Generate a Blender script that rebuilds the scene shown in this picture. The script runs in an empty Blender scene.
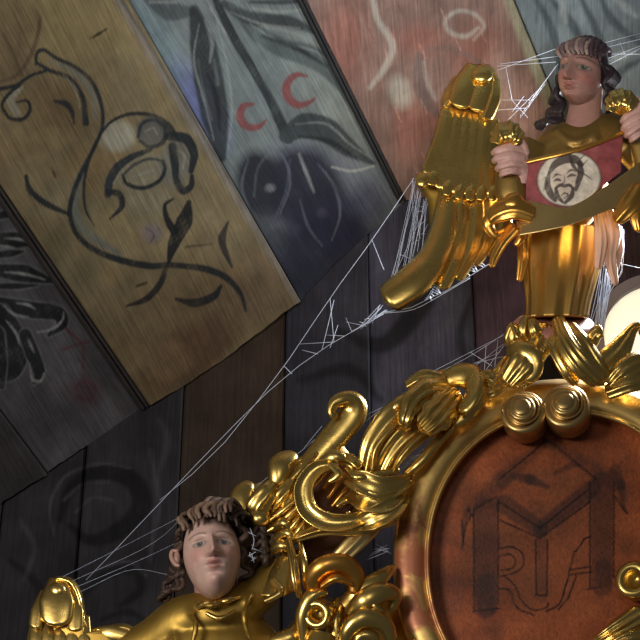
import bpy, bmesh, math, random
import numpy as np
from mathutils import Vector

random.seed(7); rng = np.random.default_rng(7)
scene = bpy.context.scene
COL = scene.collection

# ------------------------------------------------------------------ camera
F = 1500.0                      # focal length in pixels of the 640 px frame
PITCH = math.radians(28)
CAM = np.array([0.0, 0.0, 1.7])
S = 0.002                       # metres per unit of depth
Y0 = F * S * math.cos(PITCH)    # the altar stands in the upright plane y = Y0
YW = Y0 + 0.42                  # the boarded wall behind it
FW = np.array([0, math.cos(PITCH), math.sin(PITCH)])
UP = np.array([0, -math.sin(PITCH), math.cos(PITCH)])
RT = np.array([1.0, 0, 0])
cd = bpy.data.cameras.new('camera'); cam = bpy.data.objects.new('camera', cd); COL.objects.link(cam)
cam.location = CAM; cam.rotation_euler = (math.radians(90) + PITCH, 0, 0)
cd.sensor_width = 36; cd.lens = F / 640 * 36; cd.clip_start = 0.05; cd.clip_end = 100
scene.camera = cam

# ------------------------------------------------------------------ light
world = bpy.data.worlds.new('world'); scene.world = world; world.use_nodes = True
bg = world.node_tree.nodes['Background']
bg.inputs[0].default_value = (0.86, 0.9, 1.0, 1); bg.inputs[1].default_value = 0.06

def area(name, loc, target, size, power, color=(1, 1, 1), size_y=None):
    l = bpy.data.lights.new(name, 'AREA'); l.energy = power; l.size = size; l.color = color
    if size_y: l.shape = 'RECTANGLE'; l.size_y = size_y
    o = bpy.data.objects.new(name, l); COL.objects.link(o); o.location = loc
    d = Vector(target) - Vector(loc); o.rotation_euler = d.to_track_quat('-Z', 'Y').to_euler()
    return o
l = area('vault_fill_light', (0.35, 0.7, 2.9), (0.26, 2.3, 4.1), 0.5, 7.5, (1.0, 0.97, 0.93)); l.data.spread = math.radians(68)  # added lamp, not a real window; narrow spread grades light over the ceiling
area('high_window_light', (-0.1, 0.6, 3.2), (-0.05, Y0, 3.0), 0.5, 3.5, (1.0, 0.97, 0.92))
area('nave_daylight', (-1.35, 0.75, 2.75), (0.0, Y0, 2.95), 0.6, 33, (1.0, 0.94, 0.88))
l = area('choir_window_light', (0.85, Y0 + 0.30, 3.58), (0.15, Y0 - 0.35, 3.2), 0.22, 12, (0.9, 0.95, 1.0)); l.data.spread = math.radians(110)
scene.view_settings.view_transform = 'Standard'; scene.view_settings.look = 'None'
scene.view_settings.gamma = 1; scene.view_settings.use_curve_mapping = False
scene.view_settings.exposure = 0.0

# ------------------------------------------------------------------ mapping
def rays(P):
    P = np.asarray(P, float)
    return FW + ((P[..., 0:1] - 320) / F) * RT + ((320 - P[..., 1:2]) / F) * UP
def M(P):                       # (x, y, depth) -> world: depth 0 lies on the upright altar plane
    P = np.asarray(P, float); r = rays(P)
    z = Y0 / r[..., 1:2] - S * P[..., 2:3]
    return CAM + z * r
def atY(x, y, Y):
    r = rays(np.array([x, y, 0.0])); return CAM + r * (Y / r[1])
def proj(W):
    d = np.asarray(W) - CAM; z = d @ FW
    return np.stack([320 + F * (d @ RT) / z, 320 - F * (d @ UP) / z], -1)

# ------------------------------------------------------------------ mesh helpers
def catmull(pts, n):
    P = np.asarray(pts, float); m = len(P)
    if m == 2: t = np.linspace(0, 1, n)[:, None]; return P[0] * (1 - t) + P[1] * t
    seg = np.linalg.norm(np.diff(P, axis=0), axis=1) ** 0.5 + 1e-6
    k = np.concatenate([[0], np.cumsum(seg)]); T = np.linspace(0, k[-1], n)
    tan = np.zeros_like(P)
    tan[1:-1] = (P[2:] - P[:-2]) / (k[2:] - k[:-2])[:, None]
    tan[0] = (P[1] - P[0]) / seg[0]; tan[-1] = (P[-1] - P[-2]) / seg[-1]
    i = np.clip(np.searchsorted(k, T, 'right') - 1, 0, m - 2)
    h = (k[i + 1] - k[i])[:, None]; t = ((T - k[i])[:, None]) / h
    return ((2*t**3-3*t**2+1)*P[i] + (t**3-2*t**2+t)*h*tan[i] + (-2*t**3+3*t**2)*P[i+1] + (t**3-t**2)*h*tan[i+1])
def interp(vals, n):
    v = np.asarray(vals, float); return np.interp(np.linspace(0, 1, n), np.linspace(0, 1, len(v)), v)
def nrm(v): return v / (np.linalg.norm(v, axis=-1, keepdims=True) + 1e-9)

class MB:
    def __init__(s): s.v = []; s.f = []; s.c = []; s.n = 0
    def add(s, V, Fc, col=None):
        V = np.asarray(V, float).reshape(-1, 3)
        s.v.append(V); s.f += [tuple(i + s.n for i in f) for f in Fc]
        c = np.ones((len(V), 4)) if col is None else np.concatenate([np.broadcast_to(col, (len(V), 3)), np.ones((len(V), 1))], 1)
        s.c.append(c); s.n += len(V); return s
    def grid(s, G, cu=False, cv=False, col=None, caps=False):
        a, b = G.shape[:2]; fs = []
        for i in range(a if cu else a - 1):
            for j in range(b if cv else b - 1):
                i2, j2 = (i + 1) % a, (j + 1) % b
                fs.append((i*b+j, i2*b+j, i2*b+j2, i*b+j2))
        if caps and cv: fs.append(tuple(range(b))[::-1]); fs.append(tuple((a-1)*b + j for j in range(b)))
        return s.add(G.reshape(-1, 3), fs, None if col is None else np.asarray(col).reshape(-1, 3) if np.ndim(col) > 1 else col)
    def build(s, name, mat, parent=None, world=False, smooth=True, remesh=0, sm=0, fixn=True, subsurf=0):
        V = np.concatenate(s.v); W = V if world else M(V)
        off = np.array(parent['_o']) if parent is not None and '_o' in parent else W.mean(0)
        me = bpy.data.meshes.new(name); me.from_pydata((W - off).tolist(), [], s.f)
        ca = me.color_attributes.new('Col', 'FLOAT_COLOR', 'POINT'); ca.data.foreach_set('color', np.concatenate(s.c).astype(np.float32).ravel())
        if fixn:
            bm = bmesh.new(); bm.from_mesh(me); bmesh.ops.recalc_face_normals(bm, faces=bm.faces); bm.to_mesh(me); bm.free()
        if smooth: me.polygons.foreach_set('use_smooth', [True] * len(me.polygons))
        me.materials.append(mat)
        o = bpy.data.objects.new(name, me); COL.objects.link(o)
        if parent is not None: o.parent = parent
        if not (parent is not None and '_o' in parent): o.location = off
        o['_o'] = tuple(off)
        if remesh:
            md = o.modifiers.new('remesh', 'REMESH'); md.mode = 'VOXEL'; md.voxel_size = remesh * S; md.use_smooth_shade = True
            if sm: m2 = o.modifiers.new('smooth', 'SMOOTH'); m2.iterations = sm; m2.factor = 0.5
        if subsurf: m3 = o.modifiers.new('sub', 'SUBSURF'); m3.levels = m3.render_levels = subsurf
        return o

def frames(path, side=None):
    n = len(path); T = nrm(np.gradient(path, axis=0))
    if side is None: side = np.cross([0, 0, 1.0], T[0])
    B = np.zeros_like(path); b = np.asarray(side, float)
    for i in range(n):
        b = b - np.dot(b, T[i]) * T[i]; l = np.linalg.norm(b)
        b = b / l if l > 1e-6 else B[i-1]; B[i] = b
    N = np.cross(T, B)
    return T, B, N
def round_w(n, p=2.0, a=0.0):
    t = np.linspace(0, 1, n); return np.clip(1 - np.clip((t - (1 - 0.22)) / 0.22, 0, 1) ** p, 0, 1) ** 0.5 * np.clip(a + t / 0.1, 0, 1)
def leaf(mb, pts, width, thick=4, flutes=0, fd=0.3, cup=0.0, n=40, m=25, lobes=0, ld=0.2, side=None, twist=None, ridge=0.0, round_tip=True, round_start=False, col=None, flat=1.0):
    """A carved leaf, feather or band swept along a spine."""
    path = catmull(pts, n); w = interp(width, n).copy(); T, B, N = frames(path, side)
    t = np.linspace(0, 1, n)
    if lobes: w *= 1 - ld * (0.5 - 0.5 * np.abs(np.sin(np.pi * lobes * t)) * 2)
    L = np.linalg.norm(np.diff(path, axis=0), axis=1).sum(); e = min(0.35, 0.55 * w.max() / L)
    if round_tip: w *= np.sqrt(np.clip(1 - np.clip((t - 1 + e) / e, 0, 1) ** 2, 0.0004, 1))
    if round_start: w *= np.sqrt(np.clip(1 - np.clip((e - t) / e, 0, 1) ** 2, 0.0004, 1))
    th = interp(np.atleast_1d(thick), n) * np.clip(w / (w.max() + 1e-6) * 1.6, 0.1, 1)
    # sign so that +N looks towards the viewer at the start
    sg = 1.0 if N[n // 2][2] >= 0 or side is not None else -1.0
    if twist is not None:
        tw = interp(twist, n)[:, None]; B, N = B * np.cos(tw) + N * np.sin(tw), N * np.cos(tw) - B * np.sin(tw)
    a = np.linspace(-1, 1, m)
    prof = np.sqrt(np.clip(1 - a ** 2, 0, 1)) * flat + (1 - flat) * (np.abs(a) < 0.999)
    if flutes: prof = prof * (1 + .55 * fd * np.cos(np.pi * flutes * a))
    if ridge: prof = prof + ridge * np.exp(-(a / 0.16) ** 2)
    top = np.stack([a, prof + cup * a ** 2], 1)
    ab = a[::-1][1:-1]
    bot = np.stack([ab, -0.45 * np.sqrt(1 - ab ** 2) + cup * ab ** 2], 1)
    sec = np.concatenate([top, bot])
    G = path[:, None] + B[:, None] * (w[:, None] * sec[None, :, 0])[..., None] + sg * N[:, None] * (th[:, None] * sec[None, :, 1])[..., None]
    return mb.grid(G, cv=True, caps=True, col=col)
def tube(mb, pts, rad, n=24, m=10, col=None, sq=1.0):
    path = catmull(pts, n); r = interp(np.atleast_1d(rad), n); T, B, N = frames(path, np.array([0.31, 0.2, 0.93]))
    a = np.linspace(0, 2 * np.pi, m, endpoint=False)
    G = path[:, None] + (B[:, None] * np.cos(a)[None, :, None] + sq * N[:, None] * np.sin(a)[None, :, None]) * r[:, None, None]
    return mb.grid(G, cv=True, caps=True, col=col)
def ell(mb, c, r, n=16, m=24, col=None, rot=0):
    u = np.linspace(0.02, np.pi - 0.02, n); v = np.linspace(0, 2*np.pi, m, endpoint=False)
    U, V = np.meshgrid(u, v, indexing='ij')
    x, y, z = r[0]*np.sin(U)*np.cos(V), r[1]*np.cos(U), r[2]*np.sin(U)*np.sin(V)
    cr, sr = math.cos(rot), math.sin(rot)
    G = np.stack([c[0] + x*cr - y*sr, c[1] + x*sr + y*cr, c[2] + z], -1)
    return mb.grid(G, cv=True, caps=True, col=col)
def lathe(mb, c, axis, prof, m=40, col=None):
    A = nrm(np.array(axis, float)); B = nrm(np.cross(A, [0, 1, 0.05])); N = np.cross(A, B)
    a = np.linspace(0, 2*np.pi, m, endpoint=False); p = np.asarray(prof, float)
    G = np.array(c)[None, None] + A * p[:, 1][:, None, None] + (B * np.cos(a)[None, :, None] + N * np.sin(a)[None, :, None]) * p[:, 0][:, None, None]
    return mb.grid(G, cv=True, caps=True, col=col)
def inflate(mb, outline, base, h, k=7, back=4, bulge=None, col=None, n=80, dome=0.6):
    """Closed outline filled by rings towards its centroid, puffed towards the viewer."""
    P = catmull(list(outline) + [outline[0]], n + 1)[:-1]; c = P.mean(0)
    rs = [1 - (i / k) for i in range(k)]
    G = []
    for r in rs:
        q = c + (P - c) * r; z = base + h * (1 - r ** 2.2) ** dome
        G.append(np.concatenate([q, np.full((n, 1), z)], 1))
    G = np.array([np.concatenate([P, np.full((n, 1), base - back)], 1)] + G)
    return mb.grid(G, cv=True, caps=True, col=col)

def tag(o, label, cat, group=None, kind=None):
    o['label'] = label
    if kind: o['kind'] = kind
    else: o['category'] = cat
    if group: o['group'] = group
    return o
def thing(name, label, cat, p, world=False, group=None, kind=None):
    o = bpy.data.objects.new(name, None); COL.objects.link(o); o.empty_display_size = 0.02
    W = np.array(p, float) if world else M(np.array(p, float)); o.location = W; o['_o'] = tuple(W)
    return tag(o, label, cat, group, kind)

# ------------------------------------------------------------------ materials
def new_mat(name):
    m = bpy.data.materials.new(name); m.use_nodes = True; nt = m.node_tree; b = nt.nodes['Principled BSDF']; return m, nt, b
def N(nt, t, **kw):
    n = nt.nodes.new(t)
    for k, v in kw.items(): setattr(n, k, v)
    return n
def noise(nt, scale, detail=4, rough=0.6, vec=None, dist=0):
    n = N(nt, 'ShaderNodeTexNoise'); n.inputs['Scale'].default_value = scale; n.inputs['Detail'].default_value = detail
    n.inputs['Roughness'].default_value = rough; n.inputs['Distortion'].default_value = dist
    if vec is not None: nt.links.new(vec, n.inputs['Vector'])
    return n
def ramp(nt, src, a, b, ca=(0, 0, 0, 1), cb=(1, 1, 1, 1)):
    r = N(nt, 'ShaderNodeValToRGB'); r.color_ramp.elements[0].position = a; r.color_ramp.elements[1].position = b
    r.color_ramp.elements[0].color = ca; r.color_ramp.elements[1].color = cb; nt.links.new(src, r.inputs[0]); return r
def mix(nt, fac, a, b, mode='MIX'):
    m = N(nt, 'ShaderNodeMix', data_type='RGBA', blend_type=mode)
    for i, x in ((0, fac), (6, a), (7, b)):
        if hasattr(x, 'links'): nt.links.new(x, m.inputs[i])
        elif i == 0: m.inputs[0].default_value = x
        else: m.inputs[i].default_value = (*x, 1) if len(x) == 3 else x
    return m.outputs[2]
def bump(nt, h, strength, dist, b):
    n = N(nt, 'ShaderNodeBump'); n.inputs['Strength'].default_value = strength; n.inputs['Distance'].default_value = dist
    nt.links.new(h, n.inputs['Height']); nt.links.new(n.outputs[0], b.inputs['Normal'])

def gold_mat(name, base, rough, wear=0.0, wearcol=(0.20, 0.05, 0.025), dark=(0.20, 0.10, 0.02)):
    m, nt, b = new_mat(name); tc = N(nt, 'ShaderNodeTexCoord').outputs['Object']
    n1 = noise(nt, 14, 5, 0.65, tc, 0.4); n2 = noise(nt, 60, 4, 0.6, tc); n3 = noise(nt, 5 if wear < .15 else 16, 5, 0.65, tc, .5)
    c = mix(nt, ramp(nt, n1.outputs[0], 0.42, 0.75).outputs[0], base, tuple(0.8*x for x in base))
    c = mix(nt, ramp(nt, n2.outputs[0], 0.70, 1.0).outputs[0], c, dark)
    src = n3.outputs[0]
    if wear > .15:
        at = N(nt, 'ShaderNodeAttribute', attribute_name='Col'); ma = N(nt, 'ShaderNodeMath', operation='MULTIPLY_ADD'); ma.inputs[1].default_value = .30
        nt.links.new(at.outputs['Fac'], ma.inputs[0]); nt.links.new(src, ma.inputs[2]); src = ma.outputs[0]
    wv = ramp(nt, src, 0.66 - wear * .3, 0.86 - wear * .3)
    ad = N(nt, 'ShaderNodeMath', operation='MULTIPLY'); ad.inputs[1].default_value = .85 if wear > .15 else min(1, wear * 3)
    nt.links.new(wv.outputs[0], ad.inputs[0])
    c = mix(nt, ad.outputs[0], c, wearcol)
    nt.links.new(c, b.inputs['Base Color'])
    sub = N(nt, 'ShaderNodeMath', operation='MULTIPLY_ADD'); sub.inputs[1].default_value = -0.75; sub.inputs[2].default_value = 0.97
    nt.links.new(ad.outputs[0], sub.inputs[0]); nt.links.new(sub.outputs[0], b.inputs['Metallic'])
    mr = N(nt, 'ShaderNodeMapRange'); mr.inputs[3].default_value = rough - 0.07; mr.inputs[4].default_value = rough + 0.16
    nt.links.new(n1.outputs[0], mr.inputs[0]); nt.links.new(mr.outputs[0], b.inputs['Roughness'])
    n4 = noise(nt, 45, 5, 0.6, tc); bump(nt, n4.outputs[0], 0.16, 0.003, b)
    return m
GOLD = gold_mat('burnished_gold', (0.72, 0.49, 0.14), 0.24)
ROBE = gold_mat('matt_robe_gold', (0.52, 0.32, 0.065), 0.42)
RIM = gold_mat('worn_rim_gold', (0.70, 0.46, 0.15), 0.38, wear=0.16, wearcol=(0.30, 0.06, 0.03))
AGED = gold_mat('aged_gold', (0.62, 0.42, 0.16), 0.36, wear=.05)
MUST = gold_mat('mustard_robe_gold', (0.44, 0.28, 0.06), 0.47)
DULL = gold_mat('dull_olive_gold', (0.30, 0.19, 0.055), 0.5)
AMBER = gold_mat('amber_gold', (0.78, 0.40, 0.08), 0.28, wear=0.06)

def paint_mat(name, rough=0.8, grain=1.0, scale=(1, 1, 1), spec=0.10, grain_rot=None, bumps=0.4, contrast=0.5):
    """Colour attribute paint over wood grain that runs along local Z of the stored 'grain' coordinates."""
    m, nt, b = new_mat(name); at = N(nt, 'ShaderNodeAttribute', attribute_name='Col')
    uv = N(nt, 'ShaderNodeAttribute', attribute_name='grain')
    mp = N(nt, 'ShaderNodeMapping'); mp.inputs['Scale'].default_value = scale; nt.links.new(uv.outputs['Vector'], mp.inputs[0])
    n1 = noise(nt, 1, 6, 0.7, mp.outputs[0], 0.6)
    r = ramp(nt, n1.outputs[0], 0.32, 0.72, (1 - contrast,) * 3 + (1,), (1 + contrast * 0.35,) * 3 + (1,))
    c = mix(nt, grain, at.outputs['Color'], r.outputs[0], 'MULTIPLY')
    n2 = noise(nt, 16, 4, 0.6, uv.outputs['Vector']); r2 = ramp(nt, n2.outputs[0], 0.35, 0.7, (0.72,) * 3 + (1,), (1.12,) * 3 + (1,))
    c = mix(nt, 0.8, c, r2.outputs[0], 'MULTIPLY')
    nt.links.new(c, b.inputs['Base Color']); b.inputs['Roughness'].default_value = rough; b.inputs['Specular IOR Level'].default_value = spec
    bump(nt, n1.outputs[0], bumps, 0.003, b)
    return m
PLANK = paint_mat('painted_plank', scale=(190, 8, 1), contrast=0.42)
WALLW = paint_mat('dark_wall_board', scale=(150, 7, 1), rough=0.7, contrast=0.45)
PANEL = paint_mat('brown_panel_paint', scale=(160, 110, 1), rough=0.5, spec=0.25, contrast=0.42)

def col_mat(name, rough=0.5, spec=0.4, nscale=40, amt=0.25, bumpd=0.002, coat=0):
    m, nt, b = new_mat(name); at = N(nt, 'ShaderNodeAttribute', attribute_name='Col'); tc = N(nt, 'ShaderNodeTexCoord').outputs['Object']
    n1 = noise(nt, nscale, 5, 0.65, tc); r = ramp(nt, n1.outputs[0], 0.3, 0.7, (1 - amt,) * 3 + (1,), (1 + amt * 0.3,) * 3 + (1,))
    nt.links.new(mix(nt, 1.0, at.outputs['Color'], r.outputs[0], 'MULTIPLY'), b.inputs['Base Color'])
    b.inputs['Roughness'].default_value = rough; b.inputs['Specular IOR Level'].default_value = spec; b.inputs['Coat Weight'].default_value = coat
    bump(nt, n1.outputs[0], 0.3, bumpd, b); return m
SKIN = col_mat('painted_flesh', 0.42, 0.4, 55, 0.18, 0.0012)
HAIR = col_mat('painted_hair', 0.5, 0.22, 90, 0.45, 0.002)
CLOTH = col_mat('painted_red_cloth', 0.5, 0.4, 60, 0.4, 0.002)
def plain(name, c, rough=0.6, metal=0, emit=0):
    m, nt, b = new_mat(name); tc = N(nt, 'ShaderNodeTexCoord').outputs['Object']; n1 = noise(nt, 25, 4, 0.6, tc)
    nt.links.new(mix(nt, n1.outputs[0], tuple(0.85*x for x in c), tuple(1.12*x for x in c)), b.inputs['Base Color'])
    b.inputs['Roughness'].default_value = rough; b.inputs['Metallic'].default_value = metal
    if emit: b.inputs['Emission Color'].default_value = (*c, 1); b.inputs['Emission Strength'].default_value = emit
    return m
WEB = plain('cobweb_silk', (0.62, 0.68, 0.82), 0.4)
PLINTH = plain('rose_plinth_paint', (0.30, 0.12, 0.09), 0.5)
BOLE = plain('dark_red_backing', (0.10, 0.035, 0.02), 0.55)
WHITE = plain('white_plaster', (0.82, 0.77, 0.66), 0.8)
GLASS = plain('daylit_pane', (0.95, 0.88, 0.70), 0.3, 0, 0.72)

# ------------------------------------------------------------------ painted boards
def lin(c): c = np.asarray(c, float) / 255; return np.where(c < 0.04045, c / 12.92, ((c + 0.055) / 1.055) ** 2.4)
class Paint:
    """Flat paint on a surface: strokes and patches with their own colours."""
    def __init__(s, P, base):
        s.P = P; s.ws = 1.0; s.c = np.tile(lin(base), (len(P), 1)); r = np.random.default_rng(11); v = np.zeros(len(P))
        for k, a_ in ((.12, 1), (.3, .8), (.7, .7), (1.3, .5)):
            for _ in range(4): v += a_ * np.sin(P @ (r.normal(size=2) * k) + r.uniform(0, 7))
        s.worn = np.clip(1.02 + .05 * v, .78, 1)
    def blend(s, m, col): s.c = s.c * (1 - m[:, None]) + lin(col) * m[:, None]
    def patch(s, c, r, col, a=0.6, soft=1.0, rot=0):
        d = s.P - np.array(c); cr, sr = math.cos(math.radians(rot)), math.sin(math.radians(rot))
        x = (d[:, 0]*cr + d[:, 1]*sr) / r[0]; y = (-d[:, 0]*sr + d[:, 1]*cr) / r[1]
        q = np.sqrt(x*x + y*y); s.blend(a * np.clip((1 + soft * 0.5 - q) / soft, 0, 1), col); return s
    def stroke(s, pts, w, col, a=0.97, soft=1.1):
        pts = np.asarray(pts, float); L = np.linalg.norm(np.diff(pts, axis=0), axis=1).sum(); n = max(6, int(L / 1.5))
        Q = catmull(pts, n); r = interp(np.atleast_1d(w), n) / 2 * s.ws; mx = r.max() + soft + 1
        lo, hi = Q.min(0) - mx, Q.max(0) + mx
        idx = np.where(((s.P > lo) & (s.P < hi)).all(1))[0]
        if len(idx) == 0: return s
        d = np.full(len(idx), 1e9)
        for q, rr in zip(Q, r): d = np.minimum(d, np.hypot(*(s.P[idx] - q).T) - rr)
        m = np.zeros(len(s.P)); m[idx] = a * np.clip((soft / 2 - d) / soft, 0, 1) * s.worn[idx]; s.blend(m, col); return s
    def wob(s, amt, sc=0.05, seed=0):
        r = np.random.default_rng(seed); v = np.zeros(len(s.P))
        for _ in range(9):
            k = r.normal(size=2) * sc; v += np.sin(s.P @ k + r.uniform(0, 7))
        s.c *= (1 + amt * v / 3)[:, None]; return s

def board(name, parent, P0, P1, d, length, thick, outn, painter, mat, res=1.35, gap=0.0014, bev=0.004):
    """One plank: quad from edge P0-P1 running along d; dense painted face plus real sides and ends."""
    P0, P1, d = map(lambda q: np.asarray(q, float), (P0, P1, d)); e = P1 - P0; wd = np.linalg.norm(e); eu = e / wd
    A, B = P0 + eu * gap, P1 - eu * gap
    tt = np.linspace(0, 1, 400); pa, pb = proj(A + d * length * tt[:, None]), proj(B + d * length * tt[:, None])
    out = lambda q: (q[:, 1] < -25) | (q[:, 0] < -25) | (q[:, 0] > 665)
    o2 = np.where(out(pa) & out(pb))[0]; o2 = o2[o2 > 40]; tc_ = tt[o2[0]] if len(o2) else 1.0
    k_ = max(1, int(tc_ * 399)); plen = np.linalg.norm(np.diff(pa[:k_ + 1], axis=0), axis=1).sum()
    nu = int(np.clip(np.linalg.norm(pb[0] - pa[0]) / res, 8, 200)); nv = int(np.clip(plen / res, 8, 420))
    u = np.linspace(0, 1, nu); v = np.linspace(0, tc_, nv)
    if tc_ < 1: v = np.concatenate([v, np.linspace(tc_, 1, 14)[1:]]); nv = len(v)
    G = A[None, None] + (B - A)[None, None] * u[None, :, None] + (d * length)[None, None] * v[:, None, None]
    edge = np.minimum(u, 1 - u) * wd
    if abs(d[2]) < .9: G = G + d * (np.clip(1 - v / .04, 0, 1)[:, None] * (.006 * np.sin(u * 5 + wd * 50) + .0012 * np.sin(u * 23) + .0006 * np.sin(u * 67))[None, :])[..., None]
    G = G - outn * (np.clip(1 - edge / bev, 0, 1) ** 2 * bev)[None, :, None]
    flat = G.reshape(-1, 3); p = Paint(proj(flat), (90, 90, 90)); painter(p)
    mb = MB(); mb.grid(G, col=p.c)
    back = G - outn * thick; rim = []
    loop = [(0, j) for j in range(nu)] + [(i, nu-1) for i in range(1, nv)] + [(nv-1, j) for j in range(nu-2, -1, -1)] + [(i, 0) for i in range(nv-2, 0, -1)]
    R0 = np.array([G[i, j] for i, j in loop]); R1 = np.array([back[i, j] for i, j in loop])
    C0 = np.array([p.c.reshape(nv, nu, 3)[i, j] for i, j in loop])
    mb.grid(np.array([R0, R1]), cv=True, col=np.array([C0 * 0.8, C0 * 0.8]))
    o = mb.build(name, mat, parent, world=True, smooth=False, fixn=False)
    me = o.data; g = me.attributes.new('grain', 'FLOAT_VECTOR', 'POINT'); V = np.concatenate(mb.v)
    rel = V - P0; gr = np.stack([rel @ eu + rng.uniform(0, 5), rel @ d + rng.uniform(0, 5), rel @ outn], 1).astype(np.float32)
    g.data.foreach_set('vector', gr.ravel())
    return o

DK = (40, 44, 48)
def p_yellow(p):
    p.c[:] = lin((110, 98, 72)); p.wob(0.16, 0.05, 1); q_ = np.random.default_rng(31)
    for k in range(110):
        x, y = q_.uniform(-20, 320), q_.uniform(-20, 420)
        p.patch((x, y), (q_.uniform(5, 22), q_.uniform(5, 16)), [(126, 112, 78), (92, 76, 50), (104, 98, 76), (120, 96, 62), (84, 78, 62), (118, 110, 88)][k % 6], .35, 1.2, -35)
    p.patch((60, 20), (70, 40), (126, 112, 76), .5).patch((60, 112), (40, 36), (84, 66, 42), .6, 1.2).patch((225, 225), (26, 60), (124, 112, 86), .5, 1.2, -30).patch((15, 40), (24, 46), (96, 82, 62), .6, 1)
    p.patch((160, 320), (80, 40), (84, 66, 44), .55, 1.2, -35).patch((190, 355), (60, 24), (80, 58, 44), .8, .6, -35).patch((168, 362), (22, 22), (112, 92, 68), .7, .5).patch((260, 290), (50, 30), (92, 76, 60), .7, 1, -35)
    X = lambda *q: [(x / 2, y / 2) for x, y in q]
    D1 = (30, 34, 37)
    def st(q, w, col=D1, a=.97, soft=1.2): p.stroke(X(*q), np.atleast_1d(w) / 2 * 1.1, col, a, soft)
    G2, LG = (92, 94, 86), (128, 126, 112)
    # brown petal in the corner
    st([(72, 0), (80, 40), (66, 100), (36, 148), (0, 164)], [5, 7, 8, 7, 5], (74, 60, 46), .8, 2); st([(0, 60), (24, 100), (44, 150)], 6, (70, 56, 46), .7, 2); st([(30, 0), (40, 50), (36, 110)], 4, (84, 70, 54), .6, 3)
    # light fills
    p.patch((118, 136), (17, 15), (134, 132, 118), .8, .5).patch((140, 172), (26, 16), (118, 112, 94), .8, .5, -25).patch((176, 162), (17, 26), (96, 96, 90), .75, .5, 15).patch((150, 200), (26, 14), (116, 110, 92), .6, .8)
    st([(170, 330), (152, 380), (150, 430), (180, 470), (240, 508)], [8, 18, 22, 18, 8], G2, .85, 3); st([(100, 122), (150, 146), (186, 190), (190, 236)], [5, 12, 14, 8], G2, .7, 3); st([(40, 176), (20, 200), (34, 226)], [10, 16, 14], LG, .7, 3)
    # stem and its inner lines
    st([(72, 128), (74, 106), (88, 100), (112, 116), (150, 134), (184, 164), (202, 208), (205, 250), (190, 292), (164, 342), (145, 392), (140, 430), (155, 470), (190, 500), (240, 520), (300, 532), (336, 530), (366, 532), (410, 538), (450, 554), (480, 586), (492, 622)], [5, 7, 7, 7, 8, 8, 7, 7, 8, 9, 9, 9, 10, 11, 13, 13, 11, 11, 13, 12, 9, 4])
    st([(204, 262), (182, 308), (169, 360), (170, 414), (188, 452)], [5, 6, 6, 5, 3]); st([(74, 126), (100, 141), (138, 156), (164, 192), (172, 246)], [6, 8, 8, 9, 12]); st([(128, 150), (150, 176), (160, 214)], [2, 4, 2], LG, .7)
    st([(0, 178), (34, 170), (60, 152), (92, 142)], [8, 7, 6, 6]); st([(40, 170), (16, 190), (4, 212), (20, 236), (46, 238), (60, 220), (54, 202), (34, 204)], [6, 7, 6, 7, 8, 7, 6, 4])
    st([(108, 202), (132, 208), (144, 224), (148, 248)], [4, 13, 9, 3])
    # flower
    st([(204, 264), (224, 242), (260, 228), (300, 230), (332, 246), (348, 268)], [5, 6, 7, 8, 10, 12])
    p.patch((151, 131), (15, 14), (78, 80, 76), .9, .3); st([(276, 274), (284, 248), (308, 240), (330, 256), (326, 284), (300, 294), (280, 282)], [6, 7, 7, 8, 9, 8, 6], (40, 44, 46)); st([(292, 262), (306, 256), (314, 268)], 3, LG, .7)
    st([(338, 272), (372, 278), (388, 308), (382, 342)], [16, 20, 16, 10]); st([(344, 292), (350, 330), (352, 356), (366, 382), (382, 372), (384, 352)], [14, 16, 12, 14, 12, 8]); st([(356, 300), (368, 312), (366, 338)], [3, 7, 3], LG, .75)
    st([(246, 352), (254, 368), (286, 376), (318, 362), (330, 338), (324, 322)], [6, 8, 8, 8, 7, 5]); st([(246, 350), (268, 330), (298, 318), (326, 322)], [5, 6, 6, 5], (56, 58, 56)); st([(268, 354), (292, 344), (308, 340)], [3, 6, 3], LG, .7)
    st([(300, 300), (264, 314), (234, 336), (218, 368), (216, 390)], [8, 12, 16, 16, 12], (38, 42, 45)); st([(216, 384), (238, 388), (244, 412), (220, 438)], [12, 12, 10, 4]); st([(240, 344), (228, 366)], [3, 5], LG, .6)
    st([(378, 404), (370, 440), (348, 486), (336, 528)], [8, 30, 22, 5], (24, 26, 29)); st([(346, 398), (330, 410), (334, 438), (348, 462)], [4, 7, 11, 16], (24, 26, 29)); p.patch((152, 233), (11, 9), (98, 90, 100), .6, .8); st([(292, 456), (308, 470), (300, 486)], 3, (60, 52, 70), .7)
    st([(332, 534), (320, 568), (292, 598), (254, 612)], [8, 12, 12, 4], (36, 34, 33)); st([(352, 598), (390, 606), (428, 592), (442, 572)], [5, 16, 15, 6], (32, 32, 34)); st([(274, 572), (292, 566)], 5, (50, 40, 30))
    st([(456, 444), (444, 478), (452, 508), (464, 534)], [4, 15, 11, 4], (48, 46, 42)); st([(372, 494), (424, 488)], [5, 3], (62, 52, 42), .8); st([(52, 352), (60, 380), (90, 406), (136, 428)], [7, 11, 12, 7])
    st([(186, 76), (196, 68), (212, 60)], [2, 6, 2], (34, 26, 20)); st([(104, 336), (110, 352)], [3, 5], (60, 44, 30)); st([(180, 78), (214, 56)], 2, (30, 24, 20))
    p.stroke([(-30, 140), (148, 402)], 5, (124, 108, 82), .5, 3); p.stroke([(118, 0), (300, 302)], 8, (112, 108, 104), .7, 5); p.stroke([(122, 0), (304, 302)], 3, (64, 66, 72), .7, 2)
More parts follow.
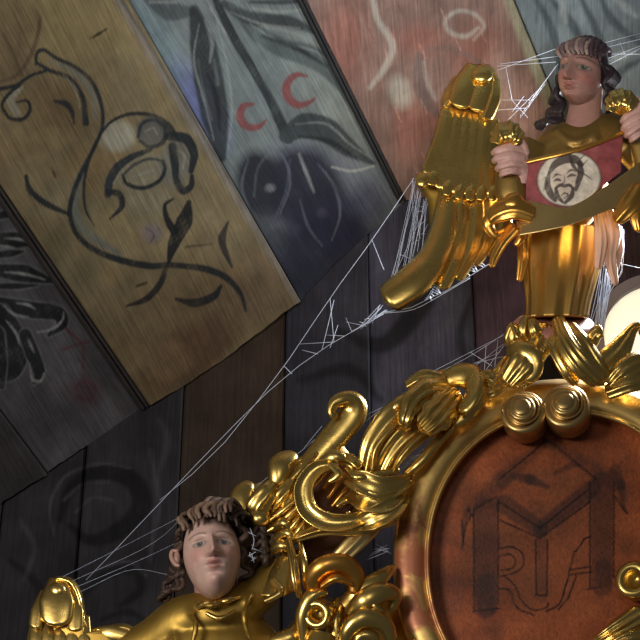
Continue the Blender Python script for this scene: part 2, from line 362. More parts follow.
def p_grey(p):
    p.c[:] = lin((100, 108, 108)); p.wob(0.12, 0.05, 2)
    p.patch((150, 40), (20, 60), (104, 122, 128), .7, 1, -30).patch((330, 90), (30, 60), (120, 126, 120), .6, 1, -25).patch((350, 190), (50, 30), (100, 106, 116), .7, 1)
    p.patch((200, 105), (16, 40), (84, 86, 150), .55, 1.2, -30).patch((300, 190), (34, 40), (52, 52, 96), .5, 1.2)  # blue-violet flare tints painted into the board colour
    k, g = (40, 44, 46), (66, 72, 74)
    p.stroke([(150, -4), (170, 10), (192, 12)], [16, 22, 8], g, .9, 3).stroke([(150, 2), (176, 2)], 3, (120, 126, 124), .8, 2)
    p.stroke([(194, 10), (202, 40), (208, 75), (214, 110), (222, 158)], [10, 26, 30, 28, 8], k, .92, 3)
    p.stroke([(205, 20), (212, 42), (210, 62)], [2, 5, 2], (110, 116, 114), .8, 2).stroke([(214, 60), (218, 84)], [2, 4], (88, 94, 94), .7, 2).stroke([(198, 60), (204, 92), (212, 120)], 2, (86, 92, 92), .6, 2)
    p.stroke([(214, -4), (228, 26), (246, 58), (268, 96), (288, 138)], [7, 9, 9, 9, 12], k).stroke([(210, 8), (226, 34)], 2, (140, 146, 142), .8)
    p.stroke([(236, 14), (258, 34), (284, 48), (314, 58), (336, 76), (352, 104)], [6, 16, 20, 22, 18, 6], (72, 80, 80), .9, 3)
    p.stroke([(224, 4), (250, 18), (290, 22), (320, 34)], [8, 14, 12, 4], k, .85, 3).stroke([(252, 8), (280, 12), (312, 8)], [2, 4, 2], (130, 136, 132), .7, 2).stroke([(262, 26), (296, 34), (326, 50)], [2, 4, 2], (126, 132, 128), .7, 2)
    p.stroke([(250, 2), (282, 2), (312, 0)], [3, 6, 3], k, .8, 2)
    red = (112, 56, 56)
    p.stroke([(307, 76), (296, 75), (287, 84), (288, 97), (298, 105), (310, 102), (315, 98)], [2.5, 6, 8, 9, 8, 5, 2], red, .85)
    p.stroke([(254, 104), (244, 106), (240, 116), (246, 126), (258, 127), (266, 120)], [2.5, 7, 8, 8, 6, 2], red, .85)
    p.patch((262, 186), (24, 36), (30, 32, 40), .95, .35, -20).patch((306, 190), (36, 44), (32, 34, 44), .95, .35, -30).patch((335, 222), (28, 30), (40, 42, 54), .9, .5)
    p.stroke([(286, 136), (304, 126), (326, 130), (346, 146), (374, 164)], [14, 26, 24, 18, 3], (48, 54, 56), .95, 2).stroke([(332, 167), (352, 171), (374, 166)], [2, 2.5, 2], (150, 154, 150), .8)
    p.stroke([(299, 154), (306, 172), (314, 192)], [2, 4, 2], (118, 122, 124), .85, 2).patch((270, 188), (5, 4), (110, 112, 118), .7, .8).patch((322, 214), (5, 5), (96, 98, 110), .7, .8)
    p.stroke([(272, 150), (258, 168), (254, 196)], 2, (78, 84, 90), .7, 2).stroke([(290, 160), (286, 190), (276, 216)], 2, (70, 74, 86), .7, 2).stroke([(326, 172), (340, 196), (340, 226)], 2, (74, 78, 90), .7, 2)
    p.patch((325, 256), (66, 50), (30, 30, 46), .95, .7, -42).patch((290, 262), (26, 30), (36, 37, 50), .9, .6, -30)  # lower end: dark blue petals, with shade painted in as well
    for q in ([(248, 160), (242, 186), (252, 216)], [(268, 146), (284, 158), (290, 184), (280, 214)], [(318, 164), (334, 186), (340, 214), (332, 240)], [(300, 200), (308, 226), (322, 246)]): p.stroke(q, [1.5, 3, 1.5], (84, 88, 100), .7, 1.6)
    for q in ([(199, 24), (194, 60), (204, 100), (214, 140)], [(216, 20), (226, 60), (232, 110), (228, 150)], [(250, 24), (280, 42), (316, 52), (342, 76)], [(230, 12), (262, 24), (300, 28)], [(296, 124), (326, 124), (350, 144), (374, 160)]): p.stroke(q, [1, 2.4, 1], (134, 140, 136), .6, 1.6)
    for q in ([(206, 70), (216, 96), (220, 130)], [(262, 36), (296, 48), (326, 66)], [(300, 136), (330, 142), (356, 158)]): p.stroke(q, [2, 6, 2], (24, 27, 30), .8, 2.5)
    p.patch((325, 290), (10, 10), (34, 34, 50), .5, .7).patch((370, 200), (20, 20), (64, 66, 84), .7, 1).patch((262, 240), (20, 26), (60, 64, 72), .8, .8)
    p.stroke([(303, -4), (398, 186)], 7, (118, 126, 124), .6, 5)
def p_red(p):
    p.c[:] = lin((130, 106, 98)); p.wob(0.14, 0.07, 3)
    for c, r in (((345, 40), (22, 40)), ((420, 40), (24, 16)), ((480, 60), (26, 36)), ((410, 130), (16, 30)), ((505, 120), (14, 30)), ((440, 120), (20, 16)), ((520, 170), (20, 20))): p.patch(c, r, (146, 92, 80), .55, 1)
    pg = (168, 164, 154)
    p.stroke([(372, -4), (378, 20), (392, 44), (386, 66), (370, 88)], [5, 6, 7, 7, 4], pg, .75, 3).patch((400, 92), (11, 16), pg, .8, .8, -20).stroke([(352, 0), (364, 30), (360, 60)], 3, (140, 120, 108), .6, 3)
    p.stroke([(478, 28), (466, 36), (450, 32), (446, 20), (458, 11), (474, 14), (484, 26), (474, 40)], [3, 5, 5, 4, 4, 4, 3, 2], pg, .75, 3)
    p.stroke([(420, 56), (418, 80), (428, 104), (440, 116)], [8, 12, 12, 6], (112, 98, 96), .8, 4).stroke([(424, 62), (428, 84), (436, 100)], [3, 5, 3], (160, 152, 146), .7, 3)
    p.stroke([(430, 48), (456, 50), (480, 64), (492, 90)], [5, 7, 6, 4], (118, 98, 94), .7, 4).patch((505, 90), (12, 36), (168, 150, 142), .6, 1.2, -15)
    p.stroke([(410, 0), (432, 16), (440, 40)], 3, (130, 104, 96), .7, 3).patch((520, 110), (20, 30), (176, 142, 132), .6, 1)
    for i in range(26): x = 330 + rng.uniform(0, 180); y = rng.uniform(0, 180); p.stroke([(x, y), (x + 6, y + 14)], 1.4, (196, 150, 132) if i % 2 else (120, 70, 62), .6)
    p.stroke([(508, -4), (548, 96), (580, 175)], 12, (150, 152, 128), .8, 5)
def p_right(p):
    p.c[:] = lin((118, 130, 136)); p.wob(0.16, 0.08, 4)
    for q in ([(534, -4), (552, 30), (560, 70)], [(548, -4), (572, 24), (590, 60)], [(600, -4), (612, 20), (640, 44)], [(640, 60), (618, 74), (606, 100)], [(580, -4), (600, 40), (606, 70)]): p.stroke(q, [4, 9, 5], (66, 76, 84), .8, 4)
    for q in ([(560, 0), (566, 22)], [(616, 0), (636, 16)], [(610, 60), (634, 52)]): p.stroke(q, [3, 9, 3], (160, 172, 174), .7, 4)
def p_left(p):
    p.c[:] = lin((76, 74, 77)); p.wob(0.16, 0.06, 5)
    k, w = (24, 25, 28), (112, 114, 114)
    X = lambda *q: [(x / 2.13, 180 + y / 2.13) for x, y in q]
    lobes = (([(-10, 20), (20, 44), (24, 70)], [14, 18, 6]), ([(-10, 78), (28, 68), (44, 58)], [14, 20, 5]), ([(-10, 128), (36, 128), (82, 138)], [30, 34, 5]), ([(-10, 160), (26, 156), (50, 152)], [14, 16, 4]),
             ([(-10, 192), (50, 200), (122, 218)], [26, 40, 5]), ([(-10, 226), (40, 226), (80, 224)], [12, 14, 4]), ([(-10, 262), (60, 276), (122, 284), (132, 306), (104, 330)], [28, 36, 34, 26, 8]), ([(0, 290), (24, 330), (36, 372), (24, 408), (4, 424)], [50, 54, 50, 40, 14]),
             ([(54, 330), (70, 372), (84, 412), (72, 432)], [26, 30, 26, 8]), ([(-10, 330), (-4, 400), (4, 440)], [40, 40, 12]))
    for q, wd in lobes:
        wd = np.array(wd) / 2.13; p.stroke(X(*q), wd + 2.6, w, .55, 1.6); p.stroke(X(*q), wd, k, .95, 1.6)
    for q in ([(10, 124), (40, 126), (66, 134)], [(10, 196), (50, 200), (96, 212)], [(36, 262), (60, 266), (74, 274)], [(14, 300), (34, 326), (42, 352)], [(80, 324), (110, 318), (132, 300), (136, 282)], [(62, 392), (70, 424), (86, 428), (94, 412)], [(60, 340), (72, 366)], [(0, 140), (30, 144)], [(8, 268), (30, 286), (60, 292)]): p.stroke(X(*q), [1.2, 3, 1.2], (138, 140, 138), .8, 1.4)
    r_ = (88, 44, 54)
    p.stroke(X((140, 318), (160, 334), (176, 352), (178, 400)), 2.4, r_, .8, 1.6).stroke(X((132, 362), (160, 352), (190, 344)), 2.4, r_, .8, 1.6).stroke(X((160, 440), (180, 428), (204, 446), (192, 468), (166, 462)), 3, r_, .6, 2).patch((84, 392), (18, 14), (74, 44, 52), .5, 1).stroke(X((176, 400), (182, 430)), 2, r_, .7, 1.6)
    p.patch((50, 420), (30, 24), (58, 57, 60), .6, 1)
def p_far(p): p.c[:] = lin((64, 60, 62)); p.wob(0.15, 0.06, 6)

wallY = YW
ends = [(-85, 560), (49, 475), (148, 405), (300, 301), (404, 199), (583, 166), (760, 140)]
VP = rays(np.array([1530.0, 2450.0, 0])); DIR = -nrm(VP)
ceil_o = thing('ceiling', 'sloping ceiling of wide painted planks above the altar', None, atY(300, 300, wallY), True, kind='structure')
EP = [atY(x, y, wallY) for x, y in ends]
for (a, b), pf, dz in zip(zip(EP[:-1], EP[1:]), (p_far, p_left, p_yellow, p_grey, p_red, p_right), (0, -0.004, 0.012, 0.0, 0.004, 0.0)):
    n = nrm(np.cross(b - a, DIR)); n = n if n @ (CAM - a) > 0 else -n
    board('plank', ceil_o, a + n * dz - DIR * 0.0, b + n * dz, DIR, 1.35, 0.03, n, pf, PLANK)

for k, wd, cc in ((2, .022, (.035, .03, .028)), (4, .020, (.03, .03, .032))):
    a, pa_, pb_ = EP[k], EP[k-1], EP[k+1]
    n1, n2 = nrm(np.cross(a - pa_, DIR)), nrm(np.cross(pb_ - a, DIR))
    n1, n2 = (n1 if n1 @ (CAM - a) > 0 else -n1), (n2 if n2 @ (CAM - a) > 0 else -n2); n = nrm(n1 + n2); e = nrm(a - pa_)
    sec = [(-.5, -.01), (-.5, .006), (-.3, .010), (-.12, .010), (-.06, .004), (.06, .004), (.12, .010), (.3, .010), (.5, .006), (.5, -.01)]
    Gb = np.array([[a - e * wd * .45 + e * wd * u_ + n * h_ + DIR * t_ for u_, h_ in sec] for t_ in np.linspace(0.003, 1.35, 30)])
    mb = MB(); mb.grid(Gb, cv=True, caps=True, col=cc); o = mb.build('batten', PLANK, ceil_o, world=True, smooth=False)
    g = o.data.attributes.new('grain', 'FLOAT_VECTOR', 'POINT'); V = Gb.reshape(-1, 3) - a; g.data.foreach_set('vector', np.stack([V @ e, V @ DIR, V @ n], 1).astype(np.float32).ravel())
# wall boards
def w_paint(base, seed):
    def f(p):
        p.c[:] = lin(base); p.wob(0.2, 0.05, seed)
        k, g = (15, 15, 18), (72, 72, 78)
        p.stroke([(60, 520), (70, 490), (100, 472), (132, 480), (142, 505), (120, 530), (90, 540), (70, 526)], [6, 12, 16, 18, 20, 18, 12, 6], k, .85, 4)
        p.stroke([(54, 535), (50, 505), (66, 476), (100, 464), (130, 468)], [2, 3, 3, 3, 2], g, .6, 2).stroke([(76, 512), (92, 498), (112, 500)], 2.5, g, .6, 2)
        p.stroke([(80, 600), (105, 575), (135, 570), (140, 590), (120, 606)], [4, 10, 12, 10, 5], k, .8, 4).stroke([(10, 560), (40, 590), (30, 630)], [5, 10, 5], k, .8, 4).stroke([(104, 566), (130, 562), (146, 576)], 2.5, g, .6, 2)
        p.stroke([(20, 520), (34, 548), (24, 580)], [3, 6, 3], g, .5, 4).stroke([(100, 620), (128, 612), (150, 624)], [3, 7, 3], k, .8, 4).stroke([(64, 500), (84, 484), (108, 482)], 3, g, .5, 3).stroke([(160, 420), (168, 440), (160, 470)], [3, 7, 3], g, .4, 5)
        p.stroke([(150, 450), (158, 500), (150, 560)], [3, 5, 3], (74, 76, 82), .5, 4)
        p.stroke([(335, 330), (380, 345), (410, 320), (430, 285), (400, 260)], [6, 16, 20, 16, 6], k, .8, 6).stroke([(440, 290), (450, 320), (420, 350)], [3, 7, 3], g, .5, 4).stroke([(300, 380), (350, 370), (380, 400)], [6, 14, 6], k, .7, 6)
        p.stroke([(470, 300), (460, 340), (476, 380)], [5, 9, 5], k, .7, 5)
    return f
wall = thing('wall_back', 'dark boarded wall behind the gilded altar top', None, atY(250, 480, wallY), True, kind='structure')
xs = [-60, 8, 86, 181, 284, 372, 482, 540, 600, 690]
cols = [(38, 35, 37), (40, 38, 41), (43, 41, 45), (56, 45, 38), (44, 44, 52), (60, 60, 74), (62, 47, 58), (60, 46, 56), (70, 60, 78)]
zt, zb = atY(320, 100, wallY)[2], atY(320, 720, wallY)[2]
for i, (xa, xb) in enumerate(zip(xs[:-1], xs[1:])):
    A, B = atY(xa, 450, wallY + (0.004 if i % 2 else 0)), atY(xb, 450, wallY + (0.004 if i % 2 else 0))
    A[2] = B[2] = zb
    board('plank', wall, A, B, np.array([0, 0, 1.0]), zt - zb, 0.02, np.array([0, -1.0, 0]), w_paint(cols[i], 20 + i), WALLW, res=2.0)

mb = MB(); c0, c1 = atY(-90, 700, wallY + .03), atY(720, 100, wallY + .03)
mb.add([(x, y, z) for x in (c0[0], c1[0]) for y in (wallY + .022, wallY + .04) for z in (zb, zt)], [(0, 1, 3, 2), (4, 5, 7, 6), (0, 1, 5, 4), (2, 3, 7, 6), (0, 2, 6, 4), (1, 3, 7, 5)], (.006, .005, .005))
mb.build('backing', plain('black_gap_blocker', (.006, .005, .005), .9), wall, world=True, smooth=False)  # added slab, blocks background light in the gaps between boards
# bright arched window at the right edge
wi = thing('window_1', 'bright cream arched window glimpsed behind the statue', None, atY(660, 330, wallY - .03), True, kind='structure')
def arch_ring(r0, r1, y0, y1, mat, name, n=40):
    c = atY(668, 345, wallY); mb = MB(); k = 0.0021
    a = np.linspace(0, np.pi, n); ring = lambda r, dy: np.concatenate([[[c[0] + r*k, c[1] - dy, c[2] - 0.25]], np.stack([c[0] + r*k*np.cos(a), np.full(n, c[1] - dy), c[2] + r*k*np.sin(a)], 1), [[c[0] - r*k, c[1] - dy, c[2] - 0.25]]])
    if r0 == 0:
        R = ring(r1, y1); mb.add(np.concatenate([R, R + [0, 0.006, 0]]), [tuple(range(len(R))), tuple(range(len(R), 2*len(R)))])
    else: mb.grid(np.array([ring(r0, y0), ring(r0, y1), ring(r1, y1), ring(r1, y0)]))
    return mb.build(name, mat, wi, world=True, smooth=False)
arch_ring(0, 72, 0, 0.012, GLASS, 'pane'); arch_ring(72, 84, -0.01, 0.03, plain('grey_stone', (0.14, 0.12, 0.14)), 'window_frame')

# ------------------------------------------------------------------ cartouche
def sup(a, cx, cy, rx, ry, n=2.15):
    c, s_ = np.cos(a), np.sin(a); e = 2 / n
    return cx + rx * np.sign(c) * np.abs(c) ** e, cy + ry * np.sign(s_) * np.abs(s_) ** e
car = thing('oval_cartouche', 'large oval cartouche with red-brown field and dark letter monogram', 'cartouche', (565, 640, 0))
a = np.linspace(0, 2*np.pi, 160, endpoint=False)
prof = [(1.0, -24), (1.0, 4), (.992, 12), (.975, 18), (.955, 20), (.93, 22), (.88, 24), (.82, 24), (.775, 22), (.765, 20), (.757, 23), (.748, 24.5), (.735, 24), (.725, 20), (.72, 8)]
G = []
for f, w in prof:
    t = (1 - f) / (1 - .72); rx = 172 * (1 - t) + 134 * t; ry = 181 * (1 - t) + 146 * t
    x, y = sup(a, 565, 560, rx, ry); G.append(np.stack([x, y, np.full_like(x, w + 6)], 1))
wr = np.exp(-((np.degrees(a) - 172 + 0) / 26) ** 2) + .35 * np.exp(-((np.degrees(a) - 235) / 24) ** 2)
wr = np.tile(wr, (len(prof), 1)) * np.array([0, .1, .3] + [1.0] * (len(prof) - 3))[:, None]
MB().grid(np.array(G), cv=True, col=np.repeat(wr[..., None], 3, -1).reshape(-1, 3)).build('rim', RIM, car, fixn=True)
def panel_paint(p):
    p.c[:] = lin((168, 88, 48)); p.wob(0.25, 0.05, 9)
    for i in range(90):
        r0, t0 = rng.uniform(0, 1) ** .5, rng.uniform(0, 6.28); p.patch((565 + 130*r0*math.cos(t0), 560 + 140*r0*math.sin(t0)), (rng.uniform(5, 18), rng.uniform(5, 14)), [(176, 96, 54), (112, 62, 42), (160, 78, 46), (130, 76, 48)][i % 4], .5, 1)
    p.patch((545, 535), (85, 75), (118, 70, 46), .5, .8)
    D, L_ = (54, 38, 36), (20, 14, 14)
    X = lambda *q: [(440 + x / 3.2, 420 + y / 3.2) for x, y in q]
    def sm(q, w, a_=.6, s_=2.5):
        a_ *= .95
        for k in range(len(q) - 1): p.stroke(X(q[k], q[k+1]), np.array(w[k:k+2]) / 3.2, D, a_, s_)
    def ln(q, w=6, a_=1):
        if len(q) <= 3:
            for k in range(len(q) - 1): p.stroke(X(q[k], q[k+1]), w / 3.2, L_, a_, 1.0)
        else: p.stroke(X(*q), w / 3.2, L_, a_, 1.0)
    sm([(146, 280), (146, 600)], [74, 74], .6); sm([(150, 520), (150, 598)], [62, 62], .6); sm([(518, 200), (518, 530)], [68, 68], .6); sm([(524, 470), (524, 510)], [54, 54], .55)
    sm([(100, 280), (200, 190), (340, 70)], [30, 56, 24], .45, 5); sm([(340, 66), (450, 130), (560, 200)], [22, 46, 60], .45, 5); sm([(205, 270), (320, 348), (490, 215)], [60, 50, 54], .65)
    sm([(230, 178), (290, 190), (345, 214)], [20, 34, 14], .75); sm([(370, 170), (430, 140)], [14, 26], .6); sm([(90, 290), (75, 340), (72, 400)], [24, 16, 6], .6); sm([(560, 160), (580, 210), (590, 290)], [40, 30, 10], .6)
    sm([(325, 370), (325, 570)], [34, 34], .35)
    for q in ([(108, 285), (108, 610)], [(186, 250), (186, 590)], [(100, 614), (190, 602)], [(480, 200), (480, 540)], [(556, 200), (556, 500), (580, 530)], [(470, 542), (512, 534)],
              [(108, 285), (180, 246)], [(190, 262), (320, 346), (470, 226)], [(190, 320), (320, 378), (480, 262)], [(190, 190), (300, 100), (340, 62)], [(345, 62), (500, 190)], [(90, 288), (108, 310)],
              [(306, 385), (308, 560)], [(344, 385), (342, 560)], [(306, 560), (342, 562)], [(190, 412), (230, 406), (262, 426), (268, 460), (244, 486), (196, 500)], [(190, 436), (224, 430), (242, 450), (230, 474), (196, 482)],
              [(206, 500), (240, 530), (262, 580), (300, 608), (340, 600), (346, 586)], [(190, 540), (222, 545), (246, 600), (300, 624)], [(340, 612), (380, 590), (400, 540), (430, 420)], [(380, 604), (410, 570), (436, 500)],
              [(436, 420), (462, 380), (482, 372)], [(412, 496), (482, 486)], [(414, 480), (480, 470)], [(556, 240), (600, 300)], [(70, 320), (76, 400)], [(110, 290), (86, 330), (70, 410)]): ln(q)
mb = MB(); nr, na = 95, 300
t = np.linspace(0.0, 1, nr); aa = np.linspace(0, 2*np.pi, na, endpoint=False)
x, y = sup(aa, 565, 560, 138, 150)
Gp = np.stack([565 + (x - 565)[None] * t[:, None], 560 + (y - 560)[None] * t[:, None], (18 - 6 * t ** 2)[:, None] + 0 * x[None]], -1)
pp = Paint(Gp.reshape(-1, 3)[:, :2], (120, 70, 50)); panel_paint(pp); mb.grid(Gp, cv=True, col=pp.c)
po = mb.build('panel', PANEL, car, fixn=False)
# face the viewer
bm = bmesh.new(); bm.from_mesh(po.data); bm.normal_update()
if sum(f.normal.y for f in bm.faces) > 0: bmesh.ops.reverse_faces(bm, faces=bm.faces)
bm.to_mesh(po.data); bm.free()
g = po.data.attributes.new('grain', 'FLOAT_VECTOR', 'POINT'); g.data.foreach_set('vector', np.stack([Gp[..., 0] * S, Gp[..., 1] * S, 0 * Gp[..., 0]], -1).astype(np.float32).ravel())
VOL = [(0, -30), (22, -30), (23, -8), (22.5, -1), (21, 2), (18, 3), (16, 1.5), (14.5, 1), (14, 3), (13.5, 9), (12.5, 11.5), (10.5, 12.5), (9.5, 11.5), (8.8, 14), (7.5, 15.5), (4, 16.3), (0.1, 16.6)]
for cx, cy, rr in ((523, 412, 1.0), (566, 406, 1.04)):
    mbv = MB(); lathe(mbv, (cx, cy, 44), (-.10, -.40, 1), [(r * rr, z) for r, z in VOL], 48); vo = mbv.build('volute', AGED, car)
    mbs = MB(); th = np.linspace(0, 2.6 * np.pi, 60); rad = np.linspace(20 * rr, 10 * rr, 60)
    ax = nrm(np.array([-.10, -.40, 1])); Bv = nrm(np.cross(ax, [0, 1, .05])); Nv = np.cross(ax, Bv)
    path = np.array([np.array([cx, cy, 44]) + ax * (2 + 6 * i / 59) + (Bv * math.cos(q) + Nv * math.sin(q)) * r for i, (q, r) in enumerate(zip(th, rad))])
    tube(mbs, path, [1.5, 1.4, 1.2], 60, 8); mbs.build('spiral_ridge', AGED, vo)
# side scroll on the right edge of the field and the leaf below it
mb = MB(); lathe(mb, (634, 580, 44), (-.2, -.1, 1), [(0, -26), (19, -24), (20, -2), (17, 5), (12, 6), (9, 2), (7, -8), (0.1, -9)], 40); mb.build('side_scroll', GOLD, car)
for pts, w in (([(596, 642, 34), (615, 630, 44), (645, 612, 46)], [6, 10, 12]), ([(600, 655, 40), (626, 640, 52), (650, 636, 50)], [6, 9, 10])):
    mb = MB(); leaf(mb, pts, w, 6, 3, .3); mb.build('leaf', GOLD, car)

# ------------------------------------------------------------------ faces
def gau(x, y, cx, cy, sx, sy): return np.exp(-((x - cx) / sx) ** 2 - ((y - cy) / sy) ** 2)
def rotm(p, yaw, roll):
    cp, sp = math.cos(p), math.sin(p); cy, sy = math.cos(yaw), math.sin(yaw); cr, sr = math.cos(roll), math.sin(roll)
    Rx = np.array([[1, 0, 0], [0, cp, -sp], [0, sp, cp]]); Ry = np.array([[cy, 0, sy], [0, 1, 0], [-sy, 0, cy]]); Rz = np.array([[cr, -sr, 0], [sr, cr, 0], [0, 0, 1]])
    return Rz @ Ry @ Rx
def face(c, h, pitch, yaw, roll, skin, cheek, lip, brow, iris, jaw=.26, wid=.74, chin=1.0, white=(.36, .31, .27)):
    nu, nv = 150, 190
    u = np.linspace(0.03, np.pi - 0.03, nu); v = np.linspace(0, 2*np.pi, nv, endpoint=False)
    U, V = np.meshgrid(u, v, indexing='ij')
    y = np.cos(U); rr = np.sin(U) ** .92
    xw = wid * (1 - jaw * np.clip(-y, 0, 1) ** 1.3); x = xw * rr * np.cos(V); z = rr * np.sin(V) * np.where(np.sin(V) > 0, .80, .92)
    fr = np.clip(z / .3, 0, 1)
    z = z - fr * .05 * np.clip(y, 0, 1)                       # sloping forehead
    dz = .34 * gau(x, y, 0, -.20, .10, .11) + .19 * gau(x, y, 0, -.04, .075, .16) + .07 * gau(x, y, 0, .12, .08, .12)
    for s_ in (-1, 1):
        dz += .14 * gau(x, y, s_*.125, -.25, .07, .06) - .15 * gau(x, y, s_*.27, .07, .17, .10) + .075 * gau(x, y, s_*.27, .055, .10, .055)
        dz += .055 * gau(x, y, s_*.27, .23, .20, .06) + .07 * gau(x, y, s_*.36, -.26, .18, .18) - .03 * gau(x, y, s_*.27, .125, .13, .018) - .03 * gau(x, y, s_*.27, -.015, .13, .018)
        dz -= .05 * gau(x, y, s_*.055, -.315, .03, .025) - .02 * gau(x, y, s_*.24, -.49, .05, .06)
    dz += .09 * gau(x, y, 0, -.42, .17, .045) + .085 * gau(x, y, 0, -.545, .14, .05) - .07 * gau(x, y, 0, -.482, .19, .016) - .05 * gau(x, y, 0, -.645, .14, .045) + .13 * gau(x, y, 0, -.80, .19, .13) + .03 * gau(x, y, 0, -.46, .3, .15)
    z = z + dz * fr
    yg = np.where(y < -.5, -.5 + (y + .5) * chin, y)
    y2 = yg - fr * .10 * gau(x, y, 0, -.22, .14, .10)
    L = np.stack([x, y2, z], -1)
    colr = np.tile(np.array(skin, float), (nu, nv, 1))
    def bl(m, cc, a_): 
        nonlocal colr
        m = (np.clip(m, 0, 1) * a_ * (z > 0))[..., None]; colr = colr * (1 - m) + np.array(cc) * m
    for s_ in (-1, 1): bl(gau(x, y, s_*.36, -.22, .2, .17), cheek, .6); bl(gau(x, y, s_*.27, .03, .18, .10), tuple(.72*q for q in skin), .5)  # red cheeks; eye sockets darkened, shade painted into the skin
    bl(gau(x, y, 0, -.22, .12, .08), cheek, .5); bl(gau(x, y, 0, -.8, .2, .14), cheek, .25)
    bl(np.clip((1 - ((x / .19) ** 2 + ((y + .43) / .05) ** 2)) * 2, 0, 1), lip, .8); bl(np.clip((1 - ((x / .16) ** 2 + ((y + .54) / .055) ** 2)) * 2, 0, 1), lip, .8); bl(gau(x, y, 0, -.482, .18, .018), tuple(.25*q for q in lip), .9)
    for s_ in (-1, 1):
        ex, ey = s_*.27, .055; q = ((x - ex) / .14) ** 2 + ((y - ey) / .066) ** 2
        bl(np.clip((1.35 - q) * 5, 0, 1), (.09, .045, .03), .85); bl(np.clip((1 - q) * 6, 0, 1), white, 1); bl(np.clip((1 - (((x - ex) / .075) ** 2 + ((y - ey - .008) / .066) ** 2)) * 5, 0, 1) * (q < 1), iris, .95); bl(gau(x, y, ex, ey, .026, .026), (.01, .01, .01), 1); bl(gau(x, y, ex + .02, ey + .025, .012, .012), (.7, .7, .7), .8)  # eye paint, ending with a painted glint of light
        bl(np.exp(-((y - .235 - .05 * (1 - ((x - s_*.30) / .19) ** 2)) / .022) ** 2) * (np.abs(x - s_*.30) < .2), brow, .75); bl(gau(x, y, s_*.055, -.315, .028, .022), (.06, .02, .015), .8)
        bl(np.exp(-((y - .135 - .02 * (1 - ((x - ex) / .14) ** 2)) / .012) ** 2) * (np.abs(x - ex) < .14), tuple(.5*q for q in skin), .6)
    R = rotm(pitch, yaw, roll); W = L @ R.T
    Gm = np.stack([c[0] + W[..., 0] * h, c[1] - W[..., 1] * h, c[2] + W[..., 2] * h], -1)
    mb = MB(); mb.grid(Gm, cv=True, caps=True, col=colr)
    def loc(p): q = R @ np.array(p, float); return np.array([c[0] + q[0]*h, c[1] - q[1]*h, c[2] + q[2]*h])
    return mb, loc
def ear(mb, loc, s_, col, h):
    P = [loc((s_*.74, .20, -.02)), loc((s_*.86, .22, -.06)), loc((s_*.90, .06, -.04)), loc((s_*.82, -.14, .02)), loc((s_*.74, -.18, .04))]
    tube(mb, P, [h*.03, h*.05, h*.05, h*.05, h*.03], 16, 8, col=col); ell(mb, loc((s_*.78, .03, -.02)), (h*.07, h*.16, h*.06), 8, 12, col=tuple(.8*q for q in col))

# ------------------------------------------------------------------ feathers
def feather(pts, w, parent, th=5, mat=GOLD, ridge=.25, fl=0, cup=0.0, **kw):
    mb = MB(); leaf(mb, pts, w, th, fl, .22, cup, n=34, m=15, ridge=ridge, **kw); return mb.build('feather', mat, parent)

def edge_strip(pts, out, parent, wi=8, wo=-6, n=50):
    P = catmull(pts, n); T = nrm(np.gradient(P, axis=0)); Nn = np.stack([T[:, 1], -T[:, 0]], 1); Nn = Nn * np.sign((Nn * np.array(out)).sum(1).mean())
    f = np.sin(np.linspace(0, np.pi, n)) ** .4
    sec = [(-4.5, wi - 1), (-3, wi + 1), (0, .5 * (wi + wo) + 1.5), (1.6, wo), (-1, wo - 2), (-4, wo - 1)]
    G = np.array([[(*(P[i] + Nn[i] * u_ * f[i]), w_) for u_, w_ in sec] for i in range(n)])
    mb = MB(); mb.grid(G, cv=True, caps=True); return mb.build('wing_edge', GOLD, parent)
# ------------------------------------------------------------------ upper angel
up = thing('angel_statue', 'dark-haired angel statue in gold robe holding up a painted veil', 'statue', (557, 318, 0))
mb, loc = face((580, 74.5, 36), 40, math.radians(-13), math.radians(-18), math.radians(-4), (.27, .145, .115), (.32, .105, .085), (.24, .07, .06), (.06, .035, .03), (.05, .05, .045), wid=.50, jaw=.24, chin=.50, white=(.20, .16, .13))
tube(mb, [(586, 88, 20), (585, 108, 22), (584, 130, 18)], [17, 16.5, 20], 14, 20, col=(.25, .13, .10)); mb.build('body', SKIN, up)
# hair
hm = MB(); k1, k2 = (.018, .011, .013), (.17, .11, .10)
def lock(hm, pts, w, col, amp=0, k=3, n=30):
    P = catmull(pts, n)
    if amp: T, B, Nn = frames(P); t = np.linspace(0, 1, n)[:, None]; P = P + B * amp * np.sin(2*np.pi*k*t) + np.array([0, 0, 1.]) * amp * .7 * np.cos(2*np.pi*k*t)
    tube(hm, P, [w*.6, w, w, w*.9, w*.35], n, 8, col=col)
ell(hm, (585, 66, 20), (24, 26, 24), 14, 20, col=k1)
for i in range(10):
    t = i / 9; b_ = (t - .5) * 2; x = 562 + 38 * t; y = 51 + 6 * b_ * b_ + 2 * t; sw = 36 + 40 * .8 * math.sqrt(max(.04, 1 - (.93*b_) ** 2 - .35)) + 0
    lock(hm, [(x, y + 2, sw + 2), (x - 3 + 2*b_, y - 5, sw + 3), (x + 1 + 3*b_, y - 12 + 3*b_*b_, sw - 6), (x + 6 + 2*b_, y - 13 + 5*b_*b_, sw - 16)], 2.5 + .5 * (i % 2), (.22, .15, .13) if i < 7 and i % 2 == 0 else (.13, .085, .08) if i < 7 else (.05, .03, .035), .9, 1.1)
    lock(hm, [(x + 3, y - 4, sw - 3), (x + 3 + 2*b_, y - 12 + 3*b_*b_, sw - 8), (x + 9 + b_, y - 14 + 6*b_*b_, sw - 20), (x + 9, y - 6 + 6*b_*b_, sw - 30)], 2.8, (.045, .028, .032), 1.2, 1.2)
